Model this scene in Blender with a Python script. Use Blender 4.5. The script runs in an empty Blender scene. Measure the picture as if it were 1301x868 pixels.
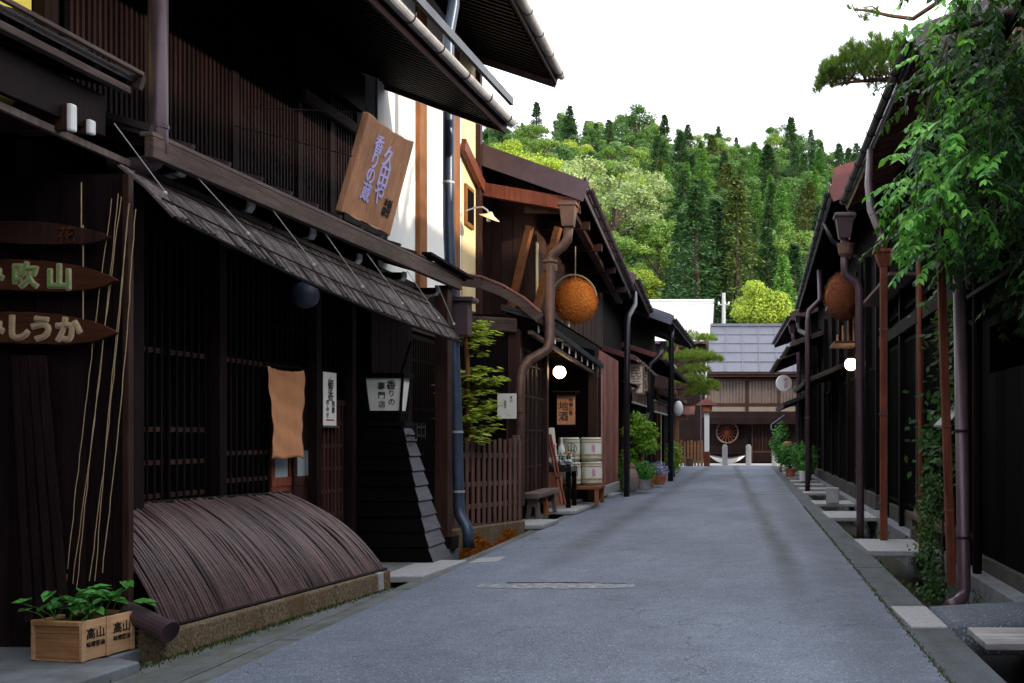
import bpy, math, random
from mathutils import Vector, Matrix
random.seed(7)
V = Vector
SC = bpy.context.scene
COL = SC.collection
F = 1300.0                     # focal length in pixels of the 1301 x 868 photograph
def at(px, py, Y):             # the point at depth Y seen at a pixel
    return V(((px - 948) * Y / F, Y, 1.5 - (py - 555) * Y / F))
ORG = {}
# ------------------------------------------------------------------ objects
def tag(o, label=None, cat=None, group=None, kind=None):
    if label: o['label'] = label
    if cat: o['category'] = cat
    if group: o['group'] = group
    if kind: o['kind'] = kind
    return o
def thing(name, label, cat, loc=(0, 0, 0), group=None, rotz=0):
    o = bpy.data.objects.new(name, None); COL.objects.link(o)
    o.location = loc; o.rotation_euler = (0, 0, rotz); o.empty_display_size = .2
    ORG[o] = V(loc)
    return tag(o, label, cat, group)
def dup(o, parent=None):
    c = o.copy(); COL.objects.link(c)
    ORG[c] = ORG.get(o, V((0, 0, 0)))
    if parent: c.parent = parent
    for ch in list(KIDS.get(o, [])):
        KIDS.setdefault(c, []).append(dup(ch, c))
    return c
KIDS = {}
class MB:
    def __init__(s): s.v = []; s.f = []
    def add(s, vs, fs):
        n = len(s.v); s.v.extend([tuple(p) for p in vs]); s.f.extend([tuple(i + n for i in f) for f in fs]); return s
    def hexa(s, c):            # 8 corners: bottom loop 0-3, top loop 4-7
        return s.add(c, [(3, 2, 1, 0), (4, 5, 6, 7), (0, 1, 5, 4), (1, 2, 6, 5), (2, 3, 7, 6), (3, 0, 4, 7)])
    def box(s, x0, x1, y0, y1, z0, z1):
        return s.hexa([(x0, y0, z0), (x1, y0, z0), (x1, y1, z0), (x0, y1, z0), (x0, y0, z1), (x1, y0, z1), (x1, y1, z1), (x0, y1, z1)])
    def beam(s, a, b, w, h, up=(0, 0, 1)):
        a = V(a); b = V(b); d = (b - a).normalized(); u = V(up)
        r = d.cross(u)
        if r.length < 1e-4: r = d.cross(V((1, 0, 0)))
        r.normalize(); u = r.cross(d)
        r = r * (w / 2); u = u * (h / 2)
        return s.hexa([a - r - u, a + r - u, b + r - u, b - r - u, a - r + u, a + r + u, b + r + u, b - r + u])
    def tube(s, pts, rad, n=8, cap=True, squash=None):
        pts = [V(p) for p in pts]; m = len(pts)
        rads = rad if isinstance(rad, (list, tuple)) else [rad] * m
        vs = []; prev = None
        for i, p in enumerate(pts):
            d = (pts[min(i + 1, m - 1)] - pts[max(i - 1, 0)]).normalized()
            if prev is None:
                r = d.cross(V((0, 0, 1)))
                if r.length < .05: r = d.cross(V((0, 1, 0)))
            else:
                r = prev - d * prev.dot(d)
                if r.length < 1e-4: r = d.cross(V((0, 1, 0)))
            r.normalize(); prev = r; u = d.cross(r)
            for k in range(n):
                t = 2 * math.pi * (k + .5) / n
                vs.append(p + r * (math.cos(t) * rads[i]) + u * (math.sin(t) * rads[i]))
        fs = []
        for i in range(m - 1):
            for k in range(n):
                fs.append((i * n + k, i * n + (k + 1) % n, (i + 1) * n + (k + 1) % n, (i + 1) * n + k))
        if cap:
            fs.append(tuple(range(n - 1, -1, -1))); fs.append(tuple((m - 1) * n + k for k in range(n)))
        return s.add(vs, fs)
    def lathe(s, prof, c=(0, 0, 0), n=20, ax=(0, 0, 1)):
        c = V(c); ax = V(ax).normalized()
        r = ax.cross(V((0, 1, 0)));
        if r.length < .1: r = ax.cross(V((1, 0, 0)))
        r.normalize(); u = ax.cross(r)
        vs = []; fs = []
        for (R, z) in prof:
            for k in range(n):
                t = 2 * math.pi * k / n
                vs.append(c + ax * z + r * (R * math.cos(t)) + u * (R * math.sin(t)))
        for i in range(len(prof) - 1):
            for k in range(n):
                fs.append((i * n + k, i * n + (k + 1) % n, (i + 1) * n + (k + 1) % n, (i + 1) * n + k))
        fs.append(tuple(range(n - 1, -1, -1))); fs.append(tuple((len(prof) - 1) * n + k for k in range(n)))
        return s.add(vs, fs)
    def sphere(s, c, r, n=16, m=10, sq=(1, 1, 1)):
        c = V(c)
        prof = []
        vs = []; fs = []
        for i in range(m + 1):
            a = math.pi * i / m
            for k in range(n):
                t = 2 * math.pi * k / n
                vs.append(c + V((r * sq[0] * math.sin(a) * math.cos(t), r * sq[1] * math.sin(a) * math.sin(t), -r * sq[2] * math.cos(a))))
        for i in range(m):
            for k in range(n):
                fs.append((i * n + k, i * n + (k + 1) % n, (i + 1) * n + (k + 1) % n, (i + 1) * n + k))
        return s.add(vs, fs)
    def prism(s, poly, vec):   # polygon of 3-D points extruded by vec
        n = len(poly); poly = [V(p) for p in poly]; vec = V(vec)
        vs = poly + [p + vec for p in poly]
        fs = [tuple(range(n - 1, -1, -1)), tuple(range(n, 2 * n))] + [(i, (i + 1) % n, n + (i + 1) % n, n + i) for i in range(n)]
        return s.add(vs, fs)
    def quad(s, a, b, c, d): return s.add([a, b, c, d], [(0, 1, 2, 3)])
    def leaf(s, p, d, nrm, L, W):
        d = V(d).normalized(); r = d.cross(V(nrm))
        if r.length < 1e-3: r = d.cross(V((.3, .5, .8)))
        r.normalize(); p = V(p); m = p + d * (L * .45)
        return s.add([p, m + r * (W / 2), p + d * L, m - r * (W / 2)], [(0, 1, 2, 3)])
    def build(s, name, mat, parent=None, smooth=False, bevel=0, label=None):
        me = bpy.data.meshes.new(name)
        o0 = ORG.get(parent, V((0, 0, 0))) if parent else V((0, 0, 0))
        vs = s.v if o0.length < 1e-9 else [(p[0] - o0.x, p[1] - o0.y, p[2] - o0.z) for p in s.v]
        me.from_pydata(vs, [], s.f); me.materials.append(mat); me.update()
        if smooth: me.polygons.foreach_set('use_smooth', [True] * len(me.polygons))
        o = bpy.data.objects.new(name, me); COL.objects.link(o)
        ORG[o] = o0
        if parent:
            o.parent = parent; KIDS.setdefault(parent, []).append(o)
        if bevel:
            b = o.modifiers.new('bevel', 'BEVEL'); b.width = bevel; b.segments = 2; b.limit_method = 'ANGLE'; b.angle_limit = .6
        if label: o['label'] = label
        return o
def text_into(mb, s, size, O, R, U, ext=.004, lift=.003, align='CENTER', spacing=1.0, bold=.012):
    """lettering laid on a surface: O centre, R to the right, U up"""
    cu = bpy.data.curves.new('lettering', 'FONT'); cu.body = s; cu.size = size; cu.extrude = ext
    cu.align_x = 'CENTER'; cu.align_y = 'CENTER'; cu.space_line = spacing; cu.resolution_u = 3; cu.offset = bold * size
    o = bpy.data.objects.new('lettering', cu); COL.objects.link(o)
    bpy.context.view_layer.update()
    me = bpy.data.meshes.new_from_object(o.evaluated_get(bpy.context.evaluated_depsgraph_get()))
    R = V(R).normalized(); U = V(U).normalized(); N = R.cross(U); O = V(O) + N * lift
    if len(me.vertices):
        mb.add([O + R * v.co.x + U * v.co.y + N * (v.co.z + ext) for v in me.vertices], [tuple(p.vertices) for p in me.polygons])
    bpy.data.objects.remove(o); bpy.data.curves.remove(cu); bpy.data.meshes.remove(me)
    return mb
# ------------------------------------------------------------------ materials
def nodes(name):
    m = bpy.data.materials.new(name); m.use_nodes = True
    nt = m.node_tree; b = nt.nodes['Principled BSDF']
    return m, nt, b
def N(nt, t, **kw):
    n = nt.nodes.new(t)
    for k, v in kw.items(): setattr(n, k, v)
    return n
def L(nt, a, b): nt.links.new(a, b)
def ramp(nt, fac, cols):
    r = N(nt, 'ShaderNodeValToRGB'); L(nt, fac, r.inputs[0])
    e = r.color_ramp.elements
    while len(e) < len(cols): e.new(.5)
    for i, (p, c) in enumerate(cols): e[i].position = p; e[i].color = (*c, 1)
    return r
def math_n(nt, op, a, b=None, c=None, clamp=False):
    n = N(nt, 'ShaderNodeMath', operation=op); n.use_clamp = clamp
    for i, x in enumerate((a, b, c)):
        if x is None: continue
        if isinstance(x, (int, float)): n.inputs[i].default_value = x
        else: L(nt, x, n.inputs[i])
    return n.outputs[0]
def mixc(nt, fac, a, b, mode='MIX'):
    n = N(nt, 'ShaderNodeMix', data_type='RGBA', blend_type=mode)
    if isinstance(fac, (int, float)): n.inputs[0].default_value = fac
    else: L(nt, fac, n.inputs[0])
    for i, x in ((6, a), (7, b)):
        if isinstance(x, tuple): n.inputs[i].default_value = (*x, 1)
        else: L(nt, x, n.inputs[i])
    return n.outputs[2]
def noise(nt, vec, scale, detail=5, rough=.6, dist=0):
    n = N(nt, 'ShaderNodeTexNoise'); n.inputs['Scale'].default_value = scale; n.inputs['Detail'].default_value = detail
    n.inputs['Roughness'].default_value = rough; n.inputs['Distortion'].default_value = dist
    if vec is not None: L(nt, vec, n.inputs['Vector'])
    return n.outputs[0]
def mapped(nt, vec, sc):
    m = N(nt, 'ShaderNodeMapping'); m.inputs['Scale'].default_value = sc; L(nt, vec, m.inputs['Vector']); return m.outputs[0]
def bump(nt, b, h, st, dist=.01):
    n = N(nt, 'ShaderNodeBump'); n.inputs['Strength'].default_value = st; n.inputs['Distance'].default_value = dist
    L(nt, h, n.inputs['Height']); L(nt, n.outputs[0], b.inputs['Normal'])
def island_gain(nt, col, lo, hi):
    g = N(nt, 'ShaderNodeNewGeometry')
    mr = N(nt, 'ShaderNodeMapRange'); L(nt, g.outputs['Random Per Island'], mr.inputs[0])
    mr.inputs[3].default_value = lo; mr.inputs[4].default_value = hi
    cx = N(nt, 'ShaderNodeCombineColor')
    for i in range(3): L(nt, mr.outputs[0], cx.inputs[i])
    return mixc(nt, 1.0, col, cx.outputs[0], 'MULTIPLY')
def wood(name, c1, c2, axis='Z', rough=.6, k=1.0, bs=.35, var=(.7, 1.3), spec=.14):
    m, nt, b = nodes(name)
    tc = N(nt, 'ShaderNodeTexCoord').outputs['Object']
    s = [26 * k] * 3; s['XYZ'.index(axis)] = 1.6 * k
    g = noise(nt, mapped(nt, tc, tuple(s)), 1.0, 7, .65, .6)
    s2 = [150 * k] * 3; s2['XYZ'.index(axis)] = 5 * k
    g2 = noise(nt, mapped(nt, tc, tuple(s2)), 1.0, 3, .5)
    bl = noise(nt, tc, 1.3, 3)
    gg = math_n(nt, 'ADD', math_n(nt, 'MULTIPLY', g, .75), math_n(nt, 'MULTIPLY', g2, .25))
    r = ramp(nt, gg, [(.30, c1), (.68, c2)])
    col = island_gain(nt, r.outputs[0], *var)
    r2 = ramp(nt, bl, [(.3, (.7, .7, .72)), (.7, (1.25, 1.22, 1.2))])
    col = mixc(nt, 1.0, col, r2.outputs[0], 'MULTIPLY')
    L(nt, col, b.inputs['Base Color'])
    L(nt, math_n(nt, 'MULTIPLY_ADD', g, .25, rough - .12), b.inputs['Roughness'])
    b.inputs['Specular IOR Level'].default_value = spec
    bump(nt, b, gg, bs, .004)
    return m
def plain(name, c, rough=.6, var=.25, sc=6, metal=0, bs=.1, spec=.4, isl=(.9, 1.1), fine=90, grime=None):
    m, nt, b = nodes(name)
    tc = N(nt, 'ShaderNodeTexCoord').outputs['Object']
    g = noise(nt, tc, sc, 7, .65)
    f = noise(nt, tc, fine, 3, .6)
    lo = tuple(x * (1 - var) for x in c); hi = tuple(min(1, x * (1 + var)) for x in c)
    r = ramp(nt, g, [(.3, lo), (.7, hi)])
    col = island_gain(nt, r.outputs[0], *isl)
    if grime:
        gm = noise(nt, mapped(nt, tc, (3, 3, .6)), 1.0, 6, .7)
        gr = ramp(nt, gm, [(.45, (0, 0, 0)), (.72, (1, 1, 1))])
        col = mixc(nt, gr.outputs[0], col, grime)
    L(nt, col, b.inputs['Base Color'])
    L(nt, math_n(nt, 'MULTIPLY_ADD', g, .3, rough - .15), b.inputs['Roughness'])
    b.inputs['Metallic'].default_value = metal; b.inputs['Specular IOR Level'].default_value = spec
    if bs: bump(nt, b, math_n(nt, 'ADD', math_n(nt, 'MULTIPLY', g, .6), math_n(nt, 'MULTIPLY', f, .4)), bs, .006)
    return m
def leafmat(name, cols, trans=.35, rough=.5, objvar=.35):
    m, nt, b = nodes(name)
    g = N(nt, 'ShaderNodeNewGeometry'); oi = N(nt, 'ShaderNodeObjectInfo')
    f = math_n(nt, 'ADD', math_n(nt, 'MULTIPLY', g.outputs['Random Per Island'], 1 - objvar), math_n(nt, 'MULTIPLY', oi.outputs['Random'], objvar))
    tc = N(nt, 'ShaderNodeTexCoord').outputs['Object']
    f = math_n(nt, 'ADD', math_n(nt, 'MULTIPLY', f, .65), math_n(nt, 'MULTIPLY', noise(nt, tc, 1.2, 2), .35))
    n = len(cols)
    r = ramp(nt, f, [(.15 + .7 * i / (n - 1), c) for i, c in enumerate(cols)])
    L(nt, r.outputs[0], b.inputs['Base Color']); b.inputs['Roughness'].default_value = rough
    b.inputs['Specular IOR Level'].default_value = .3
    t = N(nt, 'ShaderNodeBsdfTranslucent')
    tcx = mixc(nt, .5, r.outputs[0], (.12, .22, .02)); L(nt, tcx, t.inputs[0])
    mx = N(nt, 'ShaderNodeMixShader'); mx.inputs[0].default_value = trans
    L(nt, b.outputs[0], mx.inputs[1]); L(nt, t.outputs[0], mx.inputs[2])
    L(nt, mx.outputs[0], nt.nodes['Material Output'].inputs[0])
    return m
def emit(name, c, st):
    m, nt, b = nodes(name)
    b.inputs['Base Color'].default_value = (.9, .85, .75, 1)
    b.inputs['Emission Color'].default_value = (*c, 1); b.inputs['Emission Strength'].default_value = st
    return m
M = {}
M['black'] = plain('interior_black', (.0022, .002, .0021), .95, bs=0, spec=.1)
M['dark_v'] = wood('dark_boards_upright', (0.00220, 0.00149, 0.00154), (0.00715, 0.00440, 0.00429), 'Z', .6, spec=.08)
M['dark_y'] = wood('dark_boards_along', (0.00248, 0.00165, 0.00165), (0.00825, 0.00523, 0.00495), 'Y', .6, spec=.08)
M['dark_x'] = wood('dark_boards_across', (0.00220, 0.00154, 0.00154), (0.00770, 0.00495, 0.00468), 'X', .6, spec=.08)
M['shade_v'] = wood('shade_darkened_boards_upright', (0.00132, 0.00096, 0.00108), (0.00450, 0.00300, 0.00312), 'Z', .7, spec=.04)  # dark boards darkened further where sun never reaches; shade is in the colour
M['shade_x'] = wood('shade_darkened_boards_across', (0.00132, 0.00102, 0.00120), (0.00450, 0.00330, 0.00360), 'X', .7, spec=.04)  # crosswise copy with shade in its colour, for the tower
M['plum_v'] = wood('plum_brown_boards', (0.00589, 0.00310, 0.00335), (0.01922, 0.00992, 0.01023), 'Z', .6, spec=.09)
M['post'] = wood('brown_post', (0.02132, 0.00984, 0.00804), (0.06724, 0.03280, 0.02542), 'Z', .5)
M['rust_v'] = wood('rust_brown_post', (.085, .024, .014), (.26, .080, .048), 'Z', .5)
M['rust_board'] = wood('rust_board_wall', (.15, .058, .048), (.36, .155, .125), 'Z', .6)
M['orange_v'] = wood('orange_timber', (.16, .062, .022), (.36, .155, .060), 'Z', .6)
M['orange_x'] = wood('orange_timber_across', (.12, .048, .020), (.30, .125, .055), 'X', .6)
M['weather_y'] = wood('weathered_beam', (0.04675, 0.03060, 0.02635), (0.17000, 0.12070, 0.10030), 'Y', .7, bs=.6)
M['weather_x'] = wood('weathered_beam_across', (0.04250, 0.02805, 0.02380), (0.13600, 0.09520, 0.08075), 'X', .7, bs=.6)
M['grey_v'] = wood('grey_wood_upright', (.06, .045, .04), (.20, .155, .135), 'Z', .75)
M['sign'] = wood('sign_board', (.36, .165, .085), (.62, .33, .19), 'Z', .5, k=.7, bs=.2)
M['sign_dark'] = wood('carved_sign_board', (0.04250, 0.01360, 0.00765), (0.12750, 0.04675, 0.02210), 'X', .5)
M['crate'] = wood('crate_wood', (.26, .105, .040), (.62, .33, .15), 'X', .6, var=(.8, 1.2))
M['crate_y'] = wood('crate_wood_along', (.42, .23, .115), (.72, .46, .26), 'Y', .6, var=(.8, 1.2))
M['reed'] = wood('reed', (.030, .024, .024), (.20, .165, .160), 'X', .6, var=(.3, 1.6))
M['bamboo'] = wood('split_bamboo', (0.05740, 0.03280, 0.03280), (0.12300, 0.07216, 0.07052), 'X', .42, var=(.62, 1.4), spec=.3)
M['white'] = plain('white_plaster', (.90, .88, .84), .85, .04, 3, bs=.1, spec=.15)
M['cream'] = plain('cream_plaster', (.80, .64, .36), .85, .06, 3, bs=.1, spec=.15)
M['yellow'] = plain('yellow_plaster', (.40, .36, .09), .85, .08, 3, bs=.1, spec=.15)
M['paint'] = plain('white_paint', (.82, .81, .79), .5, .05, 8, bs=.05)
M['paper'] = plain('paper', (.78, .76, .70), .8, .05, 5, bs=.03, spec=.1)
M['ink'] = plain('ink', (.012, .011, .011), .6, .1, bs=0)
M['lilac'] = plain('lilac_paint', (.50, .46, .82), .6, .12, 30, bs=0)
M['green_ink'] = plain('green_paint', (.20, .34, .10), .6, .2, 30, bs=0)
M['cream_ink'] = plain('cream_paint', (.50, .33, .19), .6, .2, 30, bs=0)
M['pale_ink'] = plain('pale_outline_paint', (.50, .41, .27), .6, .2, 30, bs=0)
M['red_ink'] = plain('red_paint', (.55, .07, .07), .6, .1, bs=0)
M['pink_ink'] = plain('pink_paint', (.72, .30, .42), .6, .1, bs=0)
M['noren'] = plain('orange_cloth', (.60, .275, .135), .85, .10, 4, bs=.25, spec=.1, fine=300)
M['rope'] = plain('rope_fibre', (.42, .30, .17), .85, .2, 60, bs=.2)
M['cord'] = plain('pale_cord', (.45, .42, .40), .8, .2, 60, bs=0)
M['pipe_plum'] = plain('plum_painted_metal', (.085, .055, .066), .38, .2, 5, .3, bs=.03)
M['pipe_blue'] = plain('slate_blue_painted_metal', (.055, .075, .115), .35, .2, 5, .3, bs=.03)
M['pipe_copper'] = plain('aged_copper', (.15, .082, .062), .5, .3, 7, .4, bs=.05)
M['pipe_dark'] = plain('dark_pipe', (.018, .019, .024), .35, .25, 5, .3, bs=.03)
M['gutter'] = plain('pale_zinc', (.42, .41, .42), .45, .25, 5, .15, bs=.03)
M['metal_roof'] = plain('brown_sheet_roof', (.060, .048, .052), .42, .2, 3, .2, bs=.03)
M['blue_roof'] = plain('slate_sheet_roof', (.095, .10, .13), .5, .15, 1.5, .1, bs=.03, isl=(.7, 1.3))
M['white_roof'] = plain('glare_white_sheet_roof', (.62, .63, .65), .6, .10, 1.2, bs=.02, spec=.5)  # near-white colour holds the glare of a reflecting metal roof
M['red_roof'] = plain('red_sheet', (.16, .045, .042), .5, .2, 3, bs=.05)
M['stone'] = plain('rough_stone', (.145, .108, .070), .85, .85, 48, bs=1.0, fine=110, spec=.15, grime=(.10, .055, .018))
M['granite'] = plain('pale_granite', (.33, .33, .34), .75, .25, 30, bs=.4, fine=120, spec=.25)
M['slab'] = plain('grey_slab', (.17, .185, .205), .7, .3, 5, bs=.35, fine=120, spec=.3, grime=(.10, .105, .11))
M['wet'] = plain('ditch_mud', (.018, .016, .012), .35, .5, 9, bs=.4)
M['soil'] = plain('soil', (.07, .04, .022), .9, .4, 30, bs=.8)
M['terracotta'] = plain('terracotta', (.42, .14, .06), .7, .2, 9, bs=.1)
M['glassy'] = plain('milky_pane', (.42, .50, .52), .12, .1, 2, bs=0, spec=.6)
M['lamp_on'] = emit('lit_globe', (1, .66, .34), 26)
M['lamp_off'] = plain('dark_globe', (.05, .065, .095), .4, .2, 5, bs=.05)
M['straw'] = plain('white_straw_wrap', (.62, .63, .50), .8, .1, 12, bs=.3)
M['cedar'] = leafmat('cedar_ball_needles', [(.34, .075, .012), (.78, .24, .04), (.92, .42, .10)], .1, .8)
M['cedar_dark'] = leafmat('cedar_ball_old_needles', [(.05, .014, .008), (.13, .035, .018), (.20, .06, .03)], .1, .8)
M['ball_core'] = plain('cedar_ball_core', (.72, .22, .04), .9, .5, 40, bs=1.0, fine=120, spec=.05)
M['ball_core_old'] = plain('old_cedar_ball_core', (.20, .065, .03), .9, .5, 40, bs=1.0, fine=120, spec=.05)
M['bark'] = plain('bark', (.07, .05, .038), .9, .4, 9, bs=1.0)
M['pinebark'] = plain('pine_bark', (.12, .055, .035), .9, .4, 9, bs=1.0)
M['lf_maple'] = leafmat('maple_leaves', [(0.307, 0.418, 0.047), (0.576, 0.696, 0.094), (0.806, 0.870, 0.156)], .45)
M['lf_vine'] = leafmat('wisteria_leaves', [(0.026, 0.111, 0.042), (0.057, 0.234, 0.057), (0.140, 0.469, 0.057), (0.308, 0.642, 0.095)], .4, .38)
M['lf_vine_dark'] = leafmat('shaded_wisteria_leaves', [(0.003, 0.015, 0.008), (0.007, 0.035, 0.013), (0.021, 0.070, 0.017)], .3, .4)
M['lf_box'] = leafmat('planter_leaves', [(0.049, 0.227, 0.049), (0.114, 0.423, 0.081), (0.260, 0.617, 0.163)], .4, .4)
M['lf_creeper'] = leafmat('creeper_leaves', [(.008, .030, .008), (.022, .075, .014), (.07, .16, .03)], .3, .5)
M['fence'] = wood('fence_wood', (.07, .034, .028), (.21, .115, .092), 'Z', .6)
M['grey_slat'] = wood('bleached_planks', (.16, .155, .155), (.42, .41, .41), 'X', .7)
M['dull_stone'] = plain('dull_stone', (.075, .072, .07), .85, .4, 14, bs=.8, fine=70, spec=.15, grime=(.035, .034, .028))
M['lf_bush'] = leafmat('shrub_leaves', [(0.028, 0.126, 0.028), (0.070, 0.252, 0.042), (0.140, 0.392, 0.070)], .4)
M['lf_bright'] = leafmat('bright_leaves', [(.10, .26, .02), (.22, .42, .04), (.34, .50, .07)], .45)
M['needle'] = leafmat('pine_needles', [(0.038, 0.090, 0.016), (0.120, 0.225, 0.026), (0.300, 0.390, 0.052)], .3)
M['needle_light'] = leafmat('light_pine_needles', [(.10, .17, .02), (.22, .32, .04), (.36, .44, .07)], .35)
M['lf_con'] = leafmat('conifer_leaves', [(0.024, 0.069, 0.039), (0.051, 0.126, 0.052), (0.112, 0.214, 0.065)], .2, .6, .5)
M['lf_con_lt'] = leafmat('light_conifer_leaves', [(0.075, 0.205, 0.065), (0.146, 0.335, 0.081), (0.266, 0.479, 0.102)], .25, .6, .5)
M['lf_cedar'] = leafmat('brownish_conifer_leaves', [(0.041, 0.085, 0.028), (0.120, 0.173, 0.046), (0.300, 0.243, 0.079)], .2, .6, .3)
M['lf_dark'] = leafmat('dark_broad_leaves', [(0.031, 0.097, 0.029), (0.077, 0.184, 0.041), (0.165, 0.302, 0.061)], .3, .5, .5)
M['lf_mid'] = leafmat('mid_broad_leaves', [(0.086, 0.175, 0.034), (0.192, 0.334, 0.058), (0.347, 0.491, 0.097)], .35, .5, .45)
M['lf_pale'] = leafmat('pale_broad_leaves', [(0.190, 0.280, 0.112), (0.379, 0.490, 0.186), (0.645, 0.700, 0.347)], .4, .5, .4)
M['lf_yel'] = leafmat('yellow_green_leaves', [(0.217, 0.342, 0.032), (0.420, 0.549, 0.056), (0.621, 0.713, 0.097)], .4, .5, .3)
M['moss_orange'] = leafmat('orange_moss', [(.16, .035, .005), (.40, .10, .008), (.55, .20, .02)], .2, .8)
M['moss_green'] = leafmat('ditch_moss', [(.02, .04, .008), (.06, .09, .015), (.12, .14, .03)], .2, .8)
M['petal_pink'] = leafmat('pink_petals', [(.45, .10, .16), (.6, .2, .3)], .3)
M['petal_lilac'] = leafmat('lilac_petals', [(.35, .33, .6), (.6, .58, .8)], .3)
# ------------------------------------------------------------------ facades: u along the street, v out towards it, z up
class Fac:
    def __init__(s, p0, p1, side):
        s.p = V((p0[0], p0[1], 0)); d = V((p1[0] - p0[0], p1[1] - p0[1], 0)); s.len = d.length
        s.a = d.normalized(); s.o = V((s.a.y, -s.a.x, 0)) * side
    def pt(s, u, v, z): return s.p + s.a * u + s.o * v + V((0, 0, z))
    def box(s, mb, u0, u1, v0, v1, z0, z1):
        P = s.pt
        return mb.hexa([P(u0, v0, z0), P(u1, v0, z0), P(u1, v1, z0), P(u0, v1, z0), P(u0, v0, z1), P(u1, v0, z1), P(u1, v1, z1), P(u0, v1, z1)])
    def boards(s, mb, u0, u1, v, z0, z1, w=.16, t=.02, jit=.004):
        u = u0
        while u < u1 - .01:
            e = min(u + w * random.uniform(.9, 1.1), u1); j = random.uniform(0, jit)
            s.box(mb, u + .003, e - .003, v, v + t + j, z0, z1); u = e
        return mb
    def hboards(s, mb, u0, u1, v, z0, z1, w=.16, t=.02):
        z = z0
        while z < z1 - .01:
            e = min(z + w, z1)
            P = s.pt; k = t
            mb.hexa([P(u0, v, z), P(u1, v, z), P(u1, v + k + .015, z), P(u0, v + k + .015, z), P(u0, v, e - .002), P(u1, v, e - .002), P(u1, v + k, e - .002), P(u0, v + k, e - .002)])
            z = e
        return mb
    def lattice(s, mb, u0, u1, v, z0, z1, pitch=.075, bar=.03, depth=.035, rails=(), frame=.06, rail_mb=None):
        n = max(1, int((u1 - u0) / pitch))
        for i in range(n + 1):
            u = u0 + (u1 - u0) * i / n
            s.box(mb, u - bar / 2, u + bar / 2, v, v + depth, z0, z1)
        for z in rails: s.box(rail_mb or mb, u0, u1, v - .022, v + depth - .008, z - .02, z + .02)
        if frame:
            s.box(mb, u0 - .04, u1 + .04, v - .01, v + depth + .006, z1, z1 + frame); s.box(mb, u0 - .04, u1 + .04, v - .01, v + depth + .006, z0 - frame, z0)
        return mb
def house_body(fc, root, u0, u1, vf, vb, z0, zf, slope, mat, name='wall'):
    """gabled body under a roof whose underside is zf at vf"""
    vm = (vf + vb) / 2; zr = zf + (vf - vm) * slope
    P = fc.pt
    poly = [P(u0, vf, z0), P(u0, vf, zf), P(u0, vm, zr), P(u0, vb, zf), P(u0, vb, z0)]
    mb = MB(); mb.prism(poly, fc.a * (u1 - u0)); return mb.build(name, mat, root)
def roof(root, E0, E1, inn, D, slope, mat, t=.09, back=True, rib=.45, raft=.15, raft_mat=None, rw=.05, rh=.08, gutter=None, fascia=None, fh=.18,
         barge=None, bh=.25, brackets=True, gr=.06, name='roof', fout=.0):
    E0 = V(E0); E1 = V(E1); inn = V(inn).normalized(); al = (E1 - E0); n = al.normalized(); S = inn * D + V((0, 0, slope * D)); Z = V((0, 0, 1))
    T = Z * t
    mb = MB(); mb.hexa([E0, E1, E1 + S, E0 + S, E0 + T, E1 + T, E1 + S + T, E0 + S + T])
    if back:
        B = inn * (2 * D)
        mb.hexa([E0 + S, E1 + S, E1 + B, E0 + B, E0 + S + T, E1 + S + T, E1 + B + T, E0 + B + T])
        mb.beam(E0 + S + T * 1.4 - n * .03, E1 + S + T * 1.4 + n * .03, .3, .16)
    k = max(1, int(al.length / rib))
    for i in range(k + 1):
        p = E0 + al * (i / k) + T + Z * .015
        mb.beam(p, p + S, .045, .05)
        if back: mb.beam(p + S, p + inn * 2 * D, .045, .05)
    r = mb.build(name, mat, root)
    if raft:
        mb = MB(); k = max(1, int(al.length / raft))
        for i in range(k + 1):
            p = E0 + n * (.04 + (al.length - .08) * i / k) - Z * (rh / 2 + .002) + S * .012
            mb.beam(p, p + S * .9, rw, rh)
        mb.build('soffit', raft_mat or M['dark_x'], root)
    out = -inn
    if fascia:
        mb = MB(); mb.beam(E0 + out * (.022 + fout) + Z * (t - fh / 2 + .012) - n * .01, E1 + out * (.022 + fout) + Z * (t - fh / 2 + .012) + n * .01, .035, fh); mb.build('fascia', fascia, root, bevel=.004)
    if gutter:
        mb = MB(); c0 = E0 + out * (.048 + gr) + Z * (t - .09) - n * .02; c1 = E1 + out * (.048 + gr) + Z * (t - .09) + n * .02
        ring = []
        for c in (c0, c1):
            for i in range(9):
                a = math.pi * i / 8
                ring.append(c + out * (math.cos(a) * gr) - Z * (math.sin(a) * gr))
            for i in range(9):
                a = math.pi * (8 - i) / 8; g2 = gr - .006
                ring.append(c + out * (math.cos(a) * g2) - Z * (math.sin(a) * g2))
        mb.add(ring, [(i, (i + 1) % 18, 18 + (i + 1) % 18, 18 + i) for i in range(18)] + [tuple(range(0, 18))[::-1], tuple(range(18, 36))])
        g = mb.build('gutter', gutter, root, smooth=False)
        if brackets:
            k = max(1, min(16, int(al.length / .8)))
            for i in range(k + 1):
                b = MB()
                c = c0.lerp(c1, (i + .3) / (k + .6))
                pts = [c + out * (gr + .012) + Z * .03] + [c + out * (math.cos(a) * (gr + .008)) - Z * (math.sin(a) * (gr + .008)) for a in [math.pi * j / 6 for j in range(7)]] + [c - out * (gr + .06) - Z * .06]
                b.tube(pts, .008, 4)
                b.build('gutter_bracket', M['pipe_dark'], g)
    if barge:
        for e, d in ((E0, -1), (E1, 1)):
            mb = MB(); p = e + n * (d * .025) + Z * (t - bh / 2 + .015)
            mb.beam(p - S * (.05 / D), p + S, .04, bh)
            if back: mb.beam(p + S, p + inn * 2 * D, .038, bh)
            mb.build('barge_board', barge, root, bevel=.004)
    return r
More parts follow.
